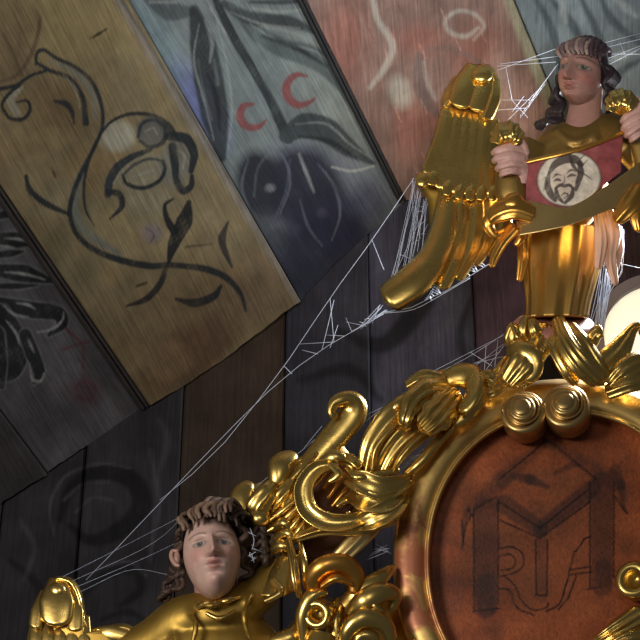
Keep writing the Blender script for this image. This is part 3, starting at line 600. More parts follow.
for j in range(6):
    o_ = j * 2.6
    lock(hm, [(601 + o_*.3, 58 + o_, 40 - o_), (609 + .5*o_, 72 + .5*o_, 34 - o_), (606 + .6*o_, 88 + o_*.4, 28 - o_), (609 + .3*o_, 100, 26 - o_), (603 + .4*o_, 116, 22 - o_)], 3.8, k1, 3, 3)
    lock(hm, [(562 + .3*o_, 74 + o_, 34 - 2*o_), (557 - .2*o_, 86 + o_, 30 - o_), (560 - .5*o_, 100 + .4*o_, 28 - o_), (562 - o_*.9, 114, 26 - o_), (550 - o_*.9, 122 + .3*o_, 24 - o_), (536 + j, 128, 20)], 3.6, k1, 2.6, 4, n=40)
hm.build('hair', HAIR, up)
# robe: shoulders, sleeves
rb = MB()
tube(rb, [(540, 154, 12), (562, 143, 18), (588, 139, 22), (612, 134, 18), (640, 142, 12)], [15, 19, 21, 22, 20], 20, 20)
ell(rb, (570, 180, 12), (38, 52, 36))
tube(rb, [(536, 148, 14), (520, 172, 26), (513, 190, 38), (510, 172, 46)], [20, 20, 20, 14], 20, 18)
tube(rb, [(632, 142, 12), (650, 165, 26), (652, 170, 38), (640, 138, 50)], [22, 20, 18, 12], 20, 18)
for p in ([(556, 130, 32), (576, 142, 43), (604, 126, 38)], [(546, 142, 28), (575, 152, 42), (612, 138, 38)], [(552, 136, 30), (568, 150, 40), (560, 162, 44)], [(600, 122, 36), (596, 140, 43), (606, 150, 40)], [(520, 168, 44), (512, 186, 54), (504, 198, 46)], [(530, 160, 36), (520, 182, 46), (516, 200, 44)]): tube(rb, p, [2, 4, 2.5], 14, 8)
rb.build('robe', DULL, up, remesh=2.0, sm=4)
# skirt with deep folds
n, m = 40, 120; t = np.linspace(0, 1, n); s_ = np.linspace(0, 1, m); ang = np.pi * (-.15 + 1.3 * s_)
r = np.random.default_rng(3); fold = np.zeros(m)
for c0, w0, h0 in [(rr_, r.uniform(.022, .05), r.uniform(.3, .9)) for rr_ in (.05, .14, .27, .40, .47, .60, .73, .80, .93)]: fold += h0 * np.exp(-((s_ - c0) / w0) ** 2)
Gs = np.zeros((n, m, 3))
for i in range(n):
    cx = 566 - 9 * t[i]; hw = 41 - 7 * t[i] + 2 * math.sin(5 * t[i]); cy = 226 + 92 * t[i]
    f = fold + .25 * np.sin(9 * s_ + 4 * t[i]); rad = 1 + .08 * (f - .5)
    Gs[i, :, 0] = cx - hw * np.cos(ang) * rad; Gs[i, :, 1] = cy - 2 * np.sin(ang); Gs[i, :, 2] = 4 + 34 * np.sin(ang) * rad + 5 * (f - .5)
mb = MB(); mb.grid(Gs, cv=True, caps=True); mb.build('skirt', gold_mat('brown_skirt_gold', (0.60, 0.34, 0.085), 0.36, wear=.05), up)
mb = MB()
for pts, w in (([(606, 208, 34), (612, 232, 36), (610, 256, 30), (616, 286, 22)], [6, 9, 7, 3]), ([(618, 226, 18), (617, 250, 22), (613, 276, 20)], [4, 7, 4]), ([(598, 214, 38), (601, 240, 42), (598, 270, 36)], [5, 7, 4])):
    leaf(mb, pts, w, 5, 2, .3)
mb.build('robe_fold', plain('rose_lit_fold', (.66, .38, .25), .45), up)  # pink fold made paler, window light put into its colour
mb = MB(); leaf(mb, [(522, 236, 22), (523, 258, 24), (519, 282, 18)], [5, 6, 3], 4, 2, .3); mb.build('robe_fold', AMBER, up)
# hands
def hand(fingers, palm, thumb, parent, col=(.40, .23, .19)):
    mb = MB(); ell(mb, palm[0], palm[1], 12, 16, rot=palm[2])
    for pts, r_ in fingers: tube(mb, pts, r_, 14, 10)
    tube(mb, thumb[0], thumb[1], 14, 10); tube(mb, palm[3], palm[4], 10, 12)
    o = mb.build('hand', SKIN, parent, remesh=1.0, sm=3)
    return o
SKH = col_mat('painted_hand_flesh', 0.42, 0.4, 55, 0.2, 0.0012)
nt = SKH.node_tree
for nd in list(nt.nodes):
    if nd.type == 'ATTRIBUTE':
        rgb = N(nt, 'ShaderNodeRGB'); rgb.outputs[0].default_value = (.40, .23, .19, 1); nt.links.new(rgb.outputs[0], nd.outputs[0].links[0].to_socket)
h1 = hand([([(521, 150, 56), (510, 147, 66), (498, 150, 64), (493, 153, 54)], [4.2, 4.2, 3.9, 3.2]), ([(523, 158, 58), (511, 155, 69), (498, 158, 66), (494, 161, 55)], [4.4, 4.4, 4, 3.3]),
           ([(522, 166, 57), (512, 163, 68), (501, 166, 65), (497, 169, 55)], [4.2, 4.2, 3.8, 3.2]), ([(520, 173, 54), (512, 171, 64), (504, 173, 62), (501, 176, 54)], [3.6, 3.6, 3.3, 2.8])],
          ((520, 162, 52), (9, 15, 9), 0, [(522, 166, 50), (522, 182, 46)], [8, 9]), ([(526, 154, 52), (522, 143, 58), (514, 140, 62)], [4.4, 4, 3.2]), up)
h2 = hand([([(652, 106, 56), (640, 107, 66), (627, 116, 64), (622, 122, 54)], [4.4, 4.4, 4, 3.2]), ([(652, 114, 58), (640, 116, 69), (627, 124, 66), (623, 130, 55)], [4.4, 4.4, 4, 3.3]),
           ([(652, 123, 57), (640, 125, 68), (630, 132, 65), (626, 136, 55)], [4.2, 4.2, 3.8, 3.2]), ([(650, 131, 54), (641, 133, 64), (634, 138, 62), (631, 141, 54)], [3.6, 3.6, 3.3, 2.8])],
          ((652, 118, 52), (10, 16, 9), 0, [(654, 122, 50), (658, 138, 44)], [9, 9]), ([(652, 108, 52), (640, 100, 58), (630, 104, 60)], [4.4, 4, 3.2]), up)
for h_ in (h1, h2): h_.data.materials.clear(); h_.data.materials.append(SKH)

# left wing of the upper angel
wing = MB()
inflate(wing, [(472, 64), (490, 66), (498, 84), (494, 106), (488, 128), (500, 150), (508, 190), (500, 225), (478, 246), (450, 262), (432, 240), (428, 205), (420, 184), (424, 168), (436, 145), (441, 118), (448, 96), (458, 78)], -6, 12, back=8, n=110)
wg = wing.build('wing', ROBE, up)
F_ = lambda pts, w, th=5, **k: feather(pts, w, wg, th, **k)
# primaries
F_([(453, 180, -4), (447, 222, 7), (434, 258, 16), (412, 282, 22), (384, 302, 20)], [13, 15, 16, 18, 16], 14, ridge=.0)
F_([(462, 190, 8), (460, 225, 10), (453, 258, 12), (439, 289, 10)], [10, 11, 11, 9], 7)
F_([(476, 190, 6), (476, 222, 8), (470, 250, 8), (455, 280, 6)], [9, 10, 10, 8], 7)
F_([(488, 190, 4), (490, 218, 5), (484, 244, 4), (472, 266, 2)], [9, 9, 9, 7], 6)
F_([(500, 190, 2), (504, 215, 2), (498, 236, 0), (486, 256, -2)], [8, 9, 9, 7], 6)
# secondaries: long upright grooves
for x0, y0, x1, y1, x2, y2, w in ((450, 100, 443, 135, 428, 176, 8), (458, 104, 452, 145, 440, 190, 8), (468, 108, 463, 150, 452, 194, 8), (478, 108, 473, 150, 464, 196, 8), (487, 104, 482, 150, 476, 197, 8), (492, 118, 490, 155, 488, 196, 8), (500, 140, 500, 165, 500, 195, 7)):
    F_([(x0, y0, 9), (x1, y1, 14), (x2, y2, 15)], [w*.9, w*1.1, w*1.05], 2.3, ridge=.12)
# shoulder coverts
F_([(474, 66, 8), (466, 84, 15), (458, 108, 17)], [8, 13, 12], 5, ridge=.02)
F_([(486, 70, 8), (481, 92, 15), (476, 112, 17)], [9, 11, 9], 5, ridge=.02)
F_([(493, 80, 4), (492, 98, 12), (484, 120, 14)], [7, 9, 8], 6)
F_([(458, 80, 2), (450, 96, 10), (444, 106, 8)], [6, 8, 5], 6)
for x, y, w in ((430, 184, 8), (446, 194, 6), (458, 198, 6), (469, 199, 6), (480, 199, 6), (492, 199, 6)):
    F_([(x + 4, y - 18, 11), (x + 2, y - 8, 16), (x, y + 2, 17)], [w*.8, w, w*.8], 3, ridge=.1)
kn = MB(); ell(kn, (422, 180, 18), (7, 8, 6)); kn.build('knob', GOLD, wg); kn = MB(); ell(kn, (482, 74, 18), (11, 9, 7)); kn.build('knob', GOLD, wg)
edge_strip([(480, 64), (491, 67), (498, 83), (495, 104), (489, 128)], (1, 0), wg, 12, -4)
# right wing, mostly beyond the frame
wing2 = MB(); inflate(wing2, [(660, 80), (690, 70), (700, 120), (690, 200), (668, 240), (640, 222), (634, 190), (640, 150), (650, 110)], -10, 12, n=70); w2 = wing2.build('wing', ROBE, up)
feather([(646, 150, 8), (640, 180, 12), (630, 204, 16)], [8, 9, 7], w2, 6)
feather([(656, 150, 8), (654, 190, 12), (646, 222, 16)], [9, 10, 8], w2, 6)

# ------------------------------------------------------------------ veil
ve = thing('painted_veil', 'red veil with an oval bearded face held up between two hands', 'veil', (567, 210, 55))
def quadcloth(name, top, bot, wtop, wbot, mat, col, parent, nu=60, nv=30, wav=2.0, paint=None, th=3):
    T_ = catmull(top, nu); B_ = catmull(bot, nu); v = np.linspace(0, 1, nv)[:, None, None]
    P = T_[None] * (1 - v) + B_[None] * v; u = np.linspace(0, 1, nu)
    w = (np.linspace(wtop, wbot, nv)[:, None] + wav * np.sin(u * 9 + v[:, :, 0] * 2) + 10 * np.sin(np.pi * u)[None])
    Gq = np.concatenate([P, w[..., None]], -1); C = np.tile(np.array(col, float), (nv * nu, 1))
    if paint: pt = Paint(Gq.reshape(-1, 3)[:, :2], (0, 0, 0)); pt.c[:] = C; paint(pt); C = pt.c
    mb = MB(); bk = Gq.copy(); bk[..., 2] -= th
    mb.grid(Gq, col=C); mb.grid(bk, col=C)
    i0 = lambda i, j: i * nu + j; n_ = nu * nv; lp = [i0(0, j) for j in range(nu)] + [i0(i, nu-1) for i in range(1, nv)] + [i0(nv-1, j) for j in range(nu-2, -1, -1)] + [i0(i, 0) for i in range(nv-2, 0, -1)]
    mb.f += [(a_, b_, b_ + n_, a_ + n_) for a_, b_ in zip(lp, lp[1:] + lp[:1])]
    return mb.build(name, mat, parent)
def vpaint(p):
    for i in range(26): p.patch((530 + rng.uniform(0, 92), 140 + rng.uniform(0, 60)), (rng.uniform(4, 12), rng.uniform(4, 10)), [(150, 74, 72), (120, 54, 56), (160, 92, 86)][i % 3], .4, 1)
    p.patch((569, 179), (32.5, 28), (66, 52, 46), .95, .1, -8).patch((569, 179), (31, 26.5), (196, 184, 166), 1, .08, -8)
    k = (52, 40, 36); X = lambda *q: [(480 + x / 4, 100 + y / 4) for x, y in q]; st = lambda q, w, a_=.9: p.stroke(X(*q), np.array(w) / 4 * 1.45, k, a_, .9)
    p.patch((566, 181), (14, 17), (178, 158, 140), .7, .4)
    st([(278, 290), (300, 258), (340, 236), (380, 238), (405, 258)], [10, 20, 26, 24, 14]); st([(275, 300), (270, 340), (285, 380), (300, 400)], [10, 18, 20, 12]); st([(396, 250), (404, 290), (392, 330), (384, 360)], [12, 18, 16, 8])
    st([(360, 225), (372, 260), (395, 290)], [6, 12, 6]); st([(290, 312), (306, 298), (324, 300)], [4, 7, 4]); st([(348, 292), (364, 280), (382, 284)], [4, 7, 4]); st([(298, 322), (310, 318), (322, 322)], [5, 9, 5]); st([(352, 306), (366, 300), (380, 302)], [5, 9, 5])
    st([(336, 300), (338, 324), (330, 336), (346, 338)], [3, 4, 5, 4]); st([(306, 350), (322, 340), (338, 346), (356, 340), (372, 352)], [8, 10, 6, 10, 8]); st([(304, 356), (310, 384), (330, 408)], [10, 14, 8]); st([(372, 356), (366, 384), (340, 412)], [10, 14, 8]); st([(326, 380), (340, 372), (352, 380), (340, 392)], [4, 6, 6, 4])
    st([(410, 260), (430, 240)], [4, 3]); st([(405, 290), (430, 305), (448, 318)], [5, 5, 3]); st([(268, 330), (256, 352)], [5, 3]); st([(262, 310), (268, 340), (254, 362)], [4, 6, 3]); st([(400, 236), (416, 222)], [4, 3])
    p.stroke([(527, 161), (570, 150), (623, 133)], 4, (172, 112, 36), .95, 1)
quadcloth('cloth', [(526, 160), (560, 153), (592, 144), (623, 132)], [(526, 203), (552, 206), (569, 210), (621, 172)], 54, 52, CLOTH, (.22, .05, .05), ve, 150, 110, .8, vpaint)
quadcloth('lower_fold', [(519, 198), (545, 204), (568, 207), (600, 190), (640, 162)], [(519, 236), (545, 231), (570, 225), (602, 213), (645, 196)], 56, 60, AGED, (1, 1, 1), ve, 60, 20, .8)
mb = MB(); tube(mb, [(526, 162, 56), (560, 154, 64), (592, 145, 63), (624, 132, 57)], [2.2, 2.6, 2.2], 30, 8); mb.build('hem', AMBER, ve)
def knot(c, parent):
    mb = MB(); kr = random.Random(int(c[0]))
    for ang_, l_, w_ in ((-175, 15, 7), (-140, 16, 8), (-105, 15, 8), (-72, 16, 7), (-38, 15, 8), (-5, 13, 6), (-120, 9, 6), (-55, 10, 6), (-90, 7, 5)):
        q = math.radians(ang_ + kr.uniform(-8, 8)); e = (c[0] + l_*math.cos(q), c[1] + 1 + l_*math.sin(q)*.9, c[2] + kr.uniform(0, 8)); hi = kr.uniform(8, 17)
        leaf(mb, [(c[0], c[1] + 9, c[2]), ((c[0]+e[0])/2, (c[1]+e[1])/2 + 2, c[2] + hi), e], [2.5, w_, w_], 3, 2, .2, n=20, m=13, cup=1.2)
    ell(mb, (c[0], c[1] + 5, c[2]), (7, 7, 6), 10, 14)
    mb.build('knot', GOLD, parent)
knot((508, 136, 56), ve); knot((622, 103, 58), ve)
# gathered ends
mb = MB(); leaf(mb, [(532, 214, 58), (515, 208, 64), (500, 212, 62), (490, 222, 54)], [9, 12, 11, 5], 8, 2, .2, col=None); leaf(mb, [(520, 206, 60), (514, 201, 66), (505, 203, 64)], [8, 9, 6], 7); leaf(mb, [(494, 214, 58), (488, 224, 52), (496, 234, 46), (508, 228, 46)], [7, 6, 5, 3], 5); leaf(mb, [(516, 226, 50), (504, 240, 46), (496, 254, 42), (491, 268, 40)], [7, 6, 5, 3], 5, 2, .3); leaf(mb, [(522, 222, 48), (521, 236, 46), (515, 246, 42)], [6, 5, 3], 4)
mb.build('gathered_end', AMBER, ve)
mb = MB(); leaf(mb, [(640, 188, 56), (632, 202, 64), (622, 214, 60), (616, 222, 54)], [10, 12, 10, 5], 8, 2, .2); leaf(mb, [(644, 196, 58), (638, 214, 62), (640, 232, 56)], [7, 9, 5], 6, 2, .2)
mb.build('gathered_end', AMBER, ve)

# ------------------------------------------------------------------ pedestal of leaves
pe = thing('leaf_pedestal', 'small pedestal of gilded acanthus leaves under the veil-bearing angel', 'pedestal', (555, 385, 0))
mb = MB(); lathe(mb, (553, 332, 6), (0, -1, .25), [(0, -6), (30, -6), (36, -3), (41, 3), (41, 8), (37, 12), (0.1, 13)], 60); mb.build('plinth', PLINTH, pe)
def L(parent, pts, w, th=6, fl=3, fd=.28, name='leaf', mat=GOLD, **kw):
    mb = MB(); leaf(mb, pts, w, th, fl, fd, **kw); return mb.build(name, mat, parent)
L(pe, [(545, 326, 30), (538, 346, 46), (524, 362, 58), (506, 386, 44)], [8, 14, 15, 9], 7)
L(pe, [(558, 320, 36), (566, 342, 54), (580, 362, 56), (600, 382, 42)], [7, 11, 13, 11], 7, 4)
L(pe, [(570, 326, 34), (582, 344, 48), (594, 364, 46), (606, 380, 36)], [6, 10, 11, 8], 6, 3)
L(pe, [(556, 330, 40), (555, 348, 50), (566, 370, 50), (576, 384, 40)], [6, 7, 7, 5], 5, 2)
L(pe, [(520, 352, 20), (512, 338, 34), (516, 326, 40), (520, 340, 46)], [8, 9, 8, 4], 6, 2)
L(pe, [(530, 346, 28), (524, 330, 40), (527, 314, 42)], [6, 7, 4], 5, 2)
L(pe, [(540, 340, 34), (535, 330, 46), (531, 318, 46)], [5, 7, 4], 5, 2)
L(pe, [(586, 350, 28), (594, 336, 38), (600, 330, 42), (602, 338, 46)], [8, 8, 6, 4], 6, 2)
L(pe, [(512, 352, 40), (522, 350, 56), (534, 358, 60), (532, 374, 54), (522, 378, 50)], [8, 11, 11, 9, 5], 7, 0)
L(pe, [(510, 360, 26), (500, 376, 34), (490, 390, 36)], [8, 10, 7], 6, 3)
L(pe, [(533, 372, 40), (528, 380, 44), (520, 388, 42)], [5, 5, 4], 4, 2)
mb = MB(); ell(mb, (553, 372, -30), (40, 18, 6)); mb.build('backing', plain('leaf_gap_shade', (.012, .010, .010), .9), pe)  # near-black disc standing in for the shade between the leaves

# ------------------------------------------------------------------ wavy leaf right of the pedestal
rl = thing('curling_leaf_ornament', 'gilded leaf with a hooked tip before the bright window', 'ornament', (622, 385, 0))
L(rl, [(600, 378, 30), (606, 364, 34), (618, 352, 34), (626, 340, 30), (634, 328, 26), (642, 326, 26), (640, 336, 30)], [12, 14, 13, 10, 6, 4, 3], 7, 3, n=50)
L(rl, [(612, 384, 34), (626, 370, 42), (646, 360, 36)], [10, 13, 12], 7, 3)
L(rl, [(598, 384, 32), (600, 368, 38), (594, 352, 34)], [7, 8, 5], 6, 2)
L(rl, [(608, 392, 34), (630, 384, 44), (652, 380, 38)], [8, 9, 8], 6, 2)

# ------------------------------------------------------------------ upper scroll-work left of the cartouche
sc = thing('acanthus_scrollwork', 'broad gilded acanthus scrollwork with a tall curled volute left of cartouche', 'ornament', (370, 500, 0))
mb = MB(); inflate(mb, [(238, 508), (250, 486), (270, 480), (286, 466), (312, 450), (336, 440), (352, 456), (372, 470), (404, 482), (402, 508), (372, 526), (330, 532), (296, 540), (270, 552), (254, 540)], -6, 8, k=10, back=8, n=90); mb.build('ground', AGED, sc)
# tall curled volute
L(sc, [(268, 520, 8), (296, 480, 18), (322, 450, 22), (342, 428, 24), (353, 412, 26), (352, 401, 30), (343, 398, 34), (333, 403, 36), (331, 413, 36), (338, 418, 34)], [8, 9, 10, 12, 14, 14, 12, 9, 6, 4], 8, 0, n=70, name='volute_stem', flat=.9)
L(sc, [(330, 452, 16), (346, 436, 18), (358, 420, 16), (360, 404, 14), (350, 396, 14), (338, 398, 16)], [5, 6, 7, 7, 6, 3], 6, 0, n=40, name='volute_edge')
# left lobes
L(sc, [(256, 528, 10), (243, 512, 18), (242, 496, 18), (252, 482, 12)], [8, 13, 12, 6], 7, 0)
L(sc, [(256, 524, 22), (258, 506, 34), (268, 492, 36), (272, 482, 30)], [10, 13, 11, 7], 7, 2)
L(sc, [(272, 512, 22), (280, 500, 32), (288, 490, 34), (292, 480, 28)], [9, 10, 9, 6], 7, 2)
L(sc, [(276, 492, 18), (278, 478, 26), (281, 464, 26), (291, 458, 18), (292, 464, 12)], [8, 10, 12, 9, 4], 7, 0)
mb = MB(); ell(mb, (259, 517, 32), (12, 10, 10)); mb.build('boss', GOLD, sc)
for p in ([(300, 498, 26), (318, 480, 30), (334, 462, 24)], [(262, 534, 24), (286, 520, 32), (304, 506, 30)], [(284, 488, 28), (300, 470, 32), (318, 452, 26)], [(292, 492, 30), (308, 476, 34), (324, 458, 28)], [(270, 520, 30), (288, 506, 38), (304, 490, 34)], [(276, 526, 28), (294, 510, 36), (308, 498, 32)]): L(sc, p, [2.6, 3.6, 3], 5, 0, name='rib')
# small feathered lobes under them
for p, w in (([(274, 528, 26), (284, 522, 36), (290, 528, 34)], 6), ([(276, 538, 24), (288, 532, 34), (294, 540, 32)], 6), ([(270, 552, 20), (282, 545, 32), (290, 549, 30)], 7), ([(284, 536, 28), (296, 522, 36), (302, 512, 34)], 4), ([(290, 540, 28), (300, 528, 36), (306, 518, 34)], 4)): L(sc, p, [w*.7, w, w*.6], 6, 0, name='lobe')
L(sc, [(258, 545, 4), (272, 535, 10), (296, 525, 14), (320, 520, 14)], [14, 18, 18, 12], 6, 3, name='leaf')
# big C-shaped ribbon
L(sc, [(338, 464, 44), (318, 468, 42), (305, 486, 40), (308, 508, 40), (326, 521, 42), (350, 521, 42), (374, 512, 40)], [4, 8, 10, 10, 10, 8, 5], 7, 0, n=60, name='c_scroll', cup=.8, flat=.15)
L(sc, [(330, 464, 48), (338, 474, 52), (328, 482, 48)], [4, 5, 3], 4, 0)
L(sc, [(296, 538, 34), (322, 530, 40), (356, 528, 42), (396, 520, 36)], [5, 7, 8, 5], 7, 2, name='ribbon')
mb = MB(); inflate(mb, [(312, 474), (344, 460), (358, 478), (352, 510), (334, 516), (314, 504)], 8, 5, n=40); inflate(mb, [(300, 538), (350, 528), (360, 545), (345, 572), (312, 572), (298, 560)], -4, 8, n=40); mb.build('backing', BOLE, sc)
for p in ([(328, 498, 22), (336, 486, 26), (346, 472, 24)], [(332, 506, 22), (342, 494, 26), (352, 482, 24)], [(324, 488, 20), (330, 480, 24), (338, 468, 22)]): L(sc, p, [2, 2.6, 2], 3, 0, name='rib', mat=AMBER)
mb = MB(); path = [(352 + r_*math.cos(q), 510 + r_*math.sin(q)*.8, 42 - q*.4) for q, r_ in zip(np.linspace(3.4, 9, 20), np.linspace(15, 5, 20))]; tube(mb, path, [4, 4, 3, 2.4], 40, 10); mb.build('curl', GOLD, sc)
# leaves towards the cartouche
L(sc, [(350, 478, 36), (362, 482, 48), (384, 488, 48), (412, 476, 34)], [6, 13, 12, 5], 7, 2, .12, cup=.7, flat=.35)
L(sc, [(352, 494, 34), (366, 502, 48), (384, 504, 48), (404, 492, 38)], [6, 11, 10, 5], 7, 0, cup=.8, flat=.3)
L(sc, [(356, 524, 36), (374, 518, 48), (392, 508, 48), (404, 494, 36)], [6, 12, 12, 6], 7, 2, .15, cup=.7, flat=.35)
L(sc, [(348, 470, 40), (356, 476, 52), (372, 476, 50), (400, 470, 40)], [4, 5, 5, 3], 5, 0, name='ribbon')
L(sc, [(340, 458, 26), (352, 462, 36), (360, 470, 36)], [6, 8, 5], 6, 2)
L(sc, [(322, 462, 30), (334, 456, 38), (346, 458, 36)], [5, 7, 4], 5, 0)
L(sc, [(400, 478, 30), (398, 496, 38), (404, 510, 32)], [5, 7, 4], 5, 0)
# broad fluted band rising to the top leaf
L(sc, [(374, 474, 28), (384, 448, 38), (402, 426, 42), (430, 408, 36), (448, 398, 28)], [17, 24, 27, 26, 22], 9, 4, .22, n=50, m=49, name='fluted_band', flat=.7, round_tip=False)
L(sc, [(372, 470, 42), (376, 448, 50), (390, 430, 52), (404, 420, 46)], [2, 3.4, 3.4, 2], 5, 0, name='edge_bead')
L(sc, [(392, 474, 40), (402, 456, 52), (416, 440, 54), (436, 424, 48)], [2, 3.4, 3.4, 2], 5, 0, name='edge_bead')
L(sc, [(406, 474, 34), (420, 462, 44), (436, 444, 44), (456, 424, 40)], [4, 5, 5, 4], 5, 0, name='edge_bead')
# overturned lobed leaf on top
L(sc, [(450, 390, 30), (432, 390, 46), (416, 398, 58), (406, 414, 62), (404, 430, 58)], [8, 13, 14, 10, 4], 8, 3, .3, n=50, lobes=4, ld=.18)
L(sc, [(456, 394, 34), (446, 404, 52), (434, 418, 64), (420, 431, 62)], [10, 15, 17, 9], 8, 4, .35, n=60, m=41, lobes=4, ld=.15)
L(sc, [(410, 396, 40), (398, 404, 46), (394, 410, 42)], [6, 7, 4], 6, 0)
L(sc, [(408, 386, 34), (424, 378, 40), (446, 380, 36)], [6, 9, 6], 6, 2)
mb = MB(); ell(mb, (400, 412, 50), (5, 4, 5)); ell(mb, (412, 404, 58), (6, 5, 5)); ell(mb, (422, 394, 54), (6, 5, 5)); mb.build('bead', AMBER, sc)
# second leaf, smooth and rolled over
L(sc, [(440, 384, 22), (458, 376, 34), (474, 380, 44), (474, 398, 54), (462, 416, 54)], [7, 12, 16, 16, 10], 9, 0, n=50)
L(sc, [(484, 384, 26), (478, 396, 38), (466, 412, 44), (454, 426, 40)], [8, 11, 11, 6], 7, 0)
L(sc, [(430, 380, 18), (446, 376, 26), (456, 384, 30)], [5, 7, 5], 6, 0, mat=AMBER)
L(sc, [(478, 380, 24), (490, 378, 34), (500, 386, 32)], [6, 9, 6], 6, 2)
L(sc, [(448, 418, 26), (444, 430, 34), (436, 438, 30)], [5, 7, 5], 5, 0, mat=AMBER)
L(sc, [(480, 394, 30), (492, 392, 38), (506, 384, 36)], [5, 6, 4], 5, 2)

# ------------------------------------------------------------------ lower scroll-work
ls = thing('rolled_scrollwork', 'cluster of rolled gilded volutes at the lower left of cartouche', 'ornament', (350, 640, 0))
L(ls, [(384, 512, 22), (368, 530, 34), (352, 546, 38), (336, 562, 34)], [9, 10, 10, 9], 7, 2, .2, name='strut', mat=gold_mat('pale_strut_gold', (.76, .55, .22), .34, wear=.12), flat=.75)
L(ls, [(314, 592, 40), (313, 578, 50), (324, 566, 58), (342, 564, 56), (354, 576, 48), (354, 594, 42)], [8, 11, 12, 12, 11, 8], 10, 0, n=50, name='roll', mat=AMBER)
L(ls, [(322, 586, 56), (336, 578, 62), (352, 584, 54)], [3, 5, 3], 6, 0, name='roll', mat=AMBER)
mb = MB(); lathe(mb, (318, 614, 48), (-.35, .1, 1), [(0, -30), (15, -28), (16, 0), (14.5, 6), (11, 8), (7.5, 6), (6, 1), (5.5, -6), (4, -7), (0.1, -7)], 44); mb.build('volute', GOLD, ls)
L(ls, [(304, 640, 38), (303, 615, 46), (312, 596, 50), (328, 590, 48)], [7, 8, 8, 5], 7, 0, n=40)
L(ls, [(322, 634, 44), (318, 650, 50)], [14, 16], 9, 0, round_tip=False)
# leaf crossing to the rim
L(ls, [(346, 606, 36), (360, 592, 44), (378, 580, 42), (394, 566, 30)], [10, 12, 9, 4], 7, 0)
L(ls, [(352, 614, 44), (366, 600, 56), (382, 592, 54), (394, 596, 44), (390, 612, 40)], [9, 12, 11, 8, 5], 8, 0, n=50)
L(ls, [(376, 594, 52), (374, 604, 58), (382, 612, 56)], [3, 4, 3], 4, 0)
# two rolled arcs at the bottom edge
L(ls, [(344, 650, 48), (348, 630, 58), (364, 618, 62), (384, 624, 56), (392, 642, 46)], [6, 9, 11, 9, 6], 8, 0, n=50, name='roll')
L(ls, [(354, 652, 52), (360, 636, 58), (372, 636, 58), (378, 650, 50)], [4, 6, 6, 4], 6, 0, name='roll')
L(ls, [(340, 600, 30), (336, 620, 36), (338, 650, 34)], [6, 8, 9], 6, 0)
mb = MB(); inflate(mb, [(330, 600), (370, 590), (404, 606), (410, 650), (330, 655)], -6, 10, n=40); mb.build('backing', AMBER, ls)
L(ls, [(300, 625, 30), (290, 636, 36), (270, 642, 34)], [8, 9, 7], 6, 0)

# ------------------------------------------------------------------ lower angel
lo = thing('angel_bust', 'gold-robed angel with rosy face and brown curls among the scrollwork', 'statue', (215, 640, 0))
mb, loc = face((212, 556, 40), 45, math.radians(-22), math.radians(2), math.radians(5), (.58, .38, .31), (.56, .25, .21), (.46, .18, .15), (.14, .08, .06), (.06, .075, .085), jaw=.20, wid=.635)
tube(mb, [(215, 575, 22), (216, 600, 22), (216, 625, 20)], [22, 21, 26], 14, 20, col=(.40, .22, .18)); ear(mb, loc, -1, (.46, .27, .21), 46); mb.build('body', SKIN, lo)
hm = MB(); hb, hl = (.040, .024, .018), (.20, .125, .085)
ell(hm, (215, 538, 16), (33, 36, 28), 14, 20, col=hb)
rr2 = random.Random(5)
for i in range(13):
    t = i / 12; b_ = (t - .5) * 2; x = 183 + 56 * t; y = 518 + 9 * b_ * b_ - 4 * t; sw = 40 + 45 * .8 * math.sqrt(max(.04, 1 - (.9*b_) ** 2 - .55)) + 8
    cc = (.24, .155, .105) if i % 2 == 0 and i < 9 else (.13, .08, .055) if i < 10 else (.055, .034, .026)
    lock(hm, [(x + rr2.uniform(-2, 2), y + rr2.uniform(0, 5), sw + 2), (x - 4 + rr2.uniform(-2, 2), y - 5, sw + 3), (x + 2 + 3*b_, y - 13 + 4*b_*b_, sw - 4), (x + 9 + 2*b_, y - 15 + 6*b_*b_, sw - 16)], rr2.uniform(2.0, 3.0), cc, 1.6, 1.5)
    lock(hm, [(x + 3, y - 5, sw - 4), (x + 2 + 2*b_, y - 13 + 3*b_*b_, sw - 8), (x + 10 + b_, y - 12 + 7*b_*b_, sw - 20), (x + 10, y - 4 + 6*b_*b_, sw - 30)], 3.0, (.06, .037, .027), 1.8, 1.5)
for i in range(6): lock(hm, [(206 + 5*i, 516 - i*.8, 70), (204 + 5*i, 506, 68), (211 + 4.6*i, 499 + .2*i, 56), (222 + 3.6*i, 503 + i, 46), (220 + 4*i, 512 + i, 40)], 2.4, (.26, .17, .12) if i % 2 == 0 else (.10, .06, .045), 1.3, 1.5)
for j in range(9):
    o_ = j * 2.4
    lock(hm, [(238 + o_*.5, 518 + o_, 46 - o_), (244 + .6*o_, 536 + .4*o_, 40 - o_), (241 + .9*o_, 554 + .5*o_, 36 - o_), (248 + .6*o_, 572 + .2*o_, 30 - o_), (238 + o_*.8, 586, 26 - o_)], 3.4, hb if j % 3 else (.085, .052, .038), 3.4, 3.6, n=44)
    lock(hm, [(181 - .2*o_, 528 + 2*o_, 32 - o_), (178 - .2*o_, 552 + o_, 24 - o_), (184 - .8*o_, 574 + .4*o_, 24), (176 - o_*.8, 590 + .4*o_, 26), (162 + o_*.5, 600 - .2*o_, 22)], 3.2, hb if j % 3 else (.10, .06, .045), 3, 4, n=44)
for j in range(5): lock(hm, [(248 + j*2, 532 + j*6, 34), (262 + j, 528 + j*8, 30), (272 - j, 540 + j*8, 24), (262, 556 + j*5, 20)], 3.4, hb if j % 2 else (.07, .043, .032), 2.6, 3)
hm.build('hair', HAIR, lo)
rb = MB()
tube(rb, [(110, 656, -4), (150, 640, 8), (182, 618, 22), (214, 612, 30), (244, 604, 24), (266, 584, 16), (284, 564, 14)], [16, 20, 22, 22, 22, 20, 14], 34, 22)
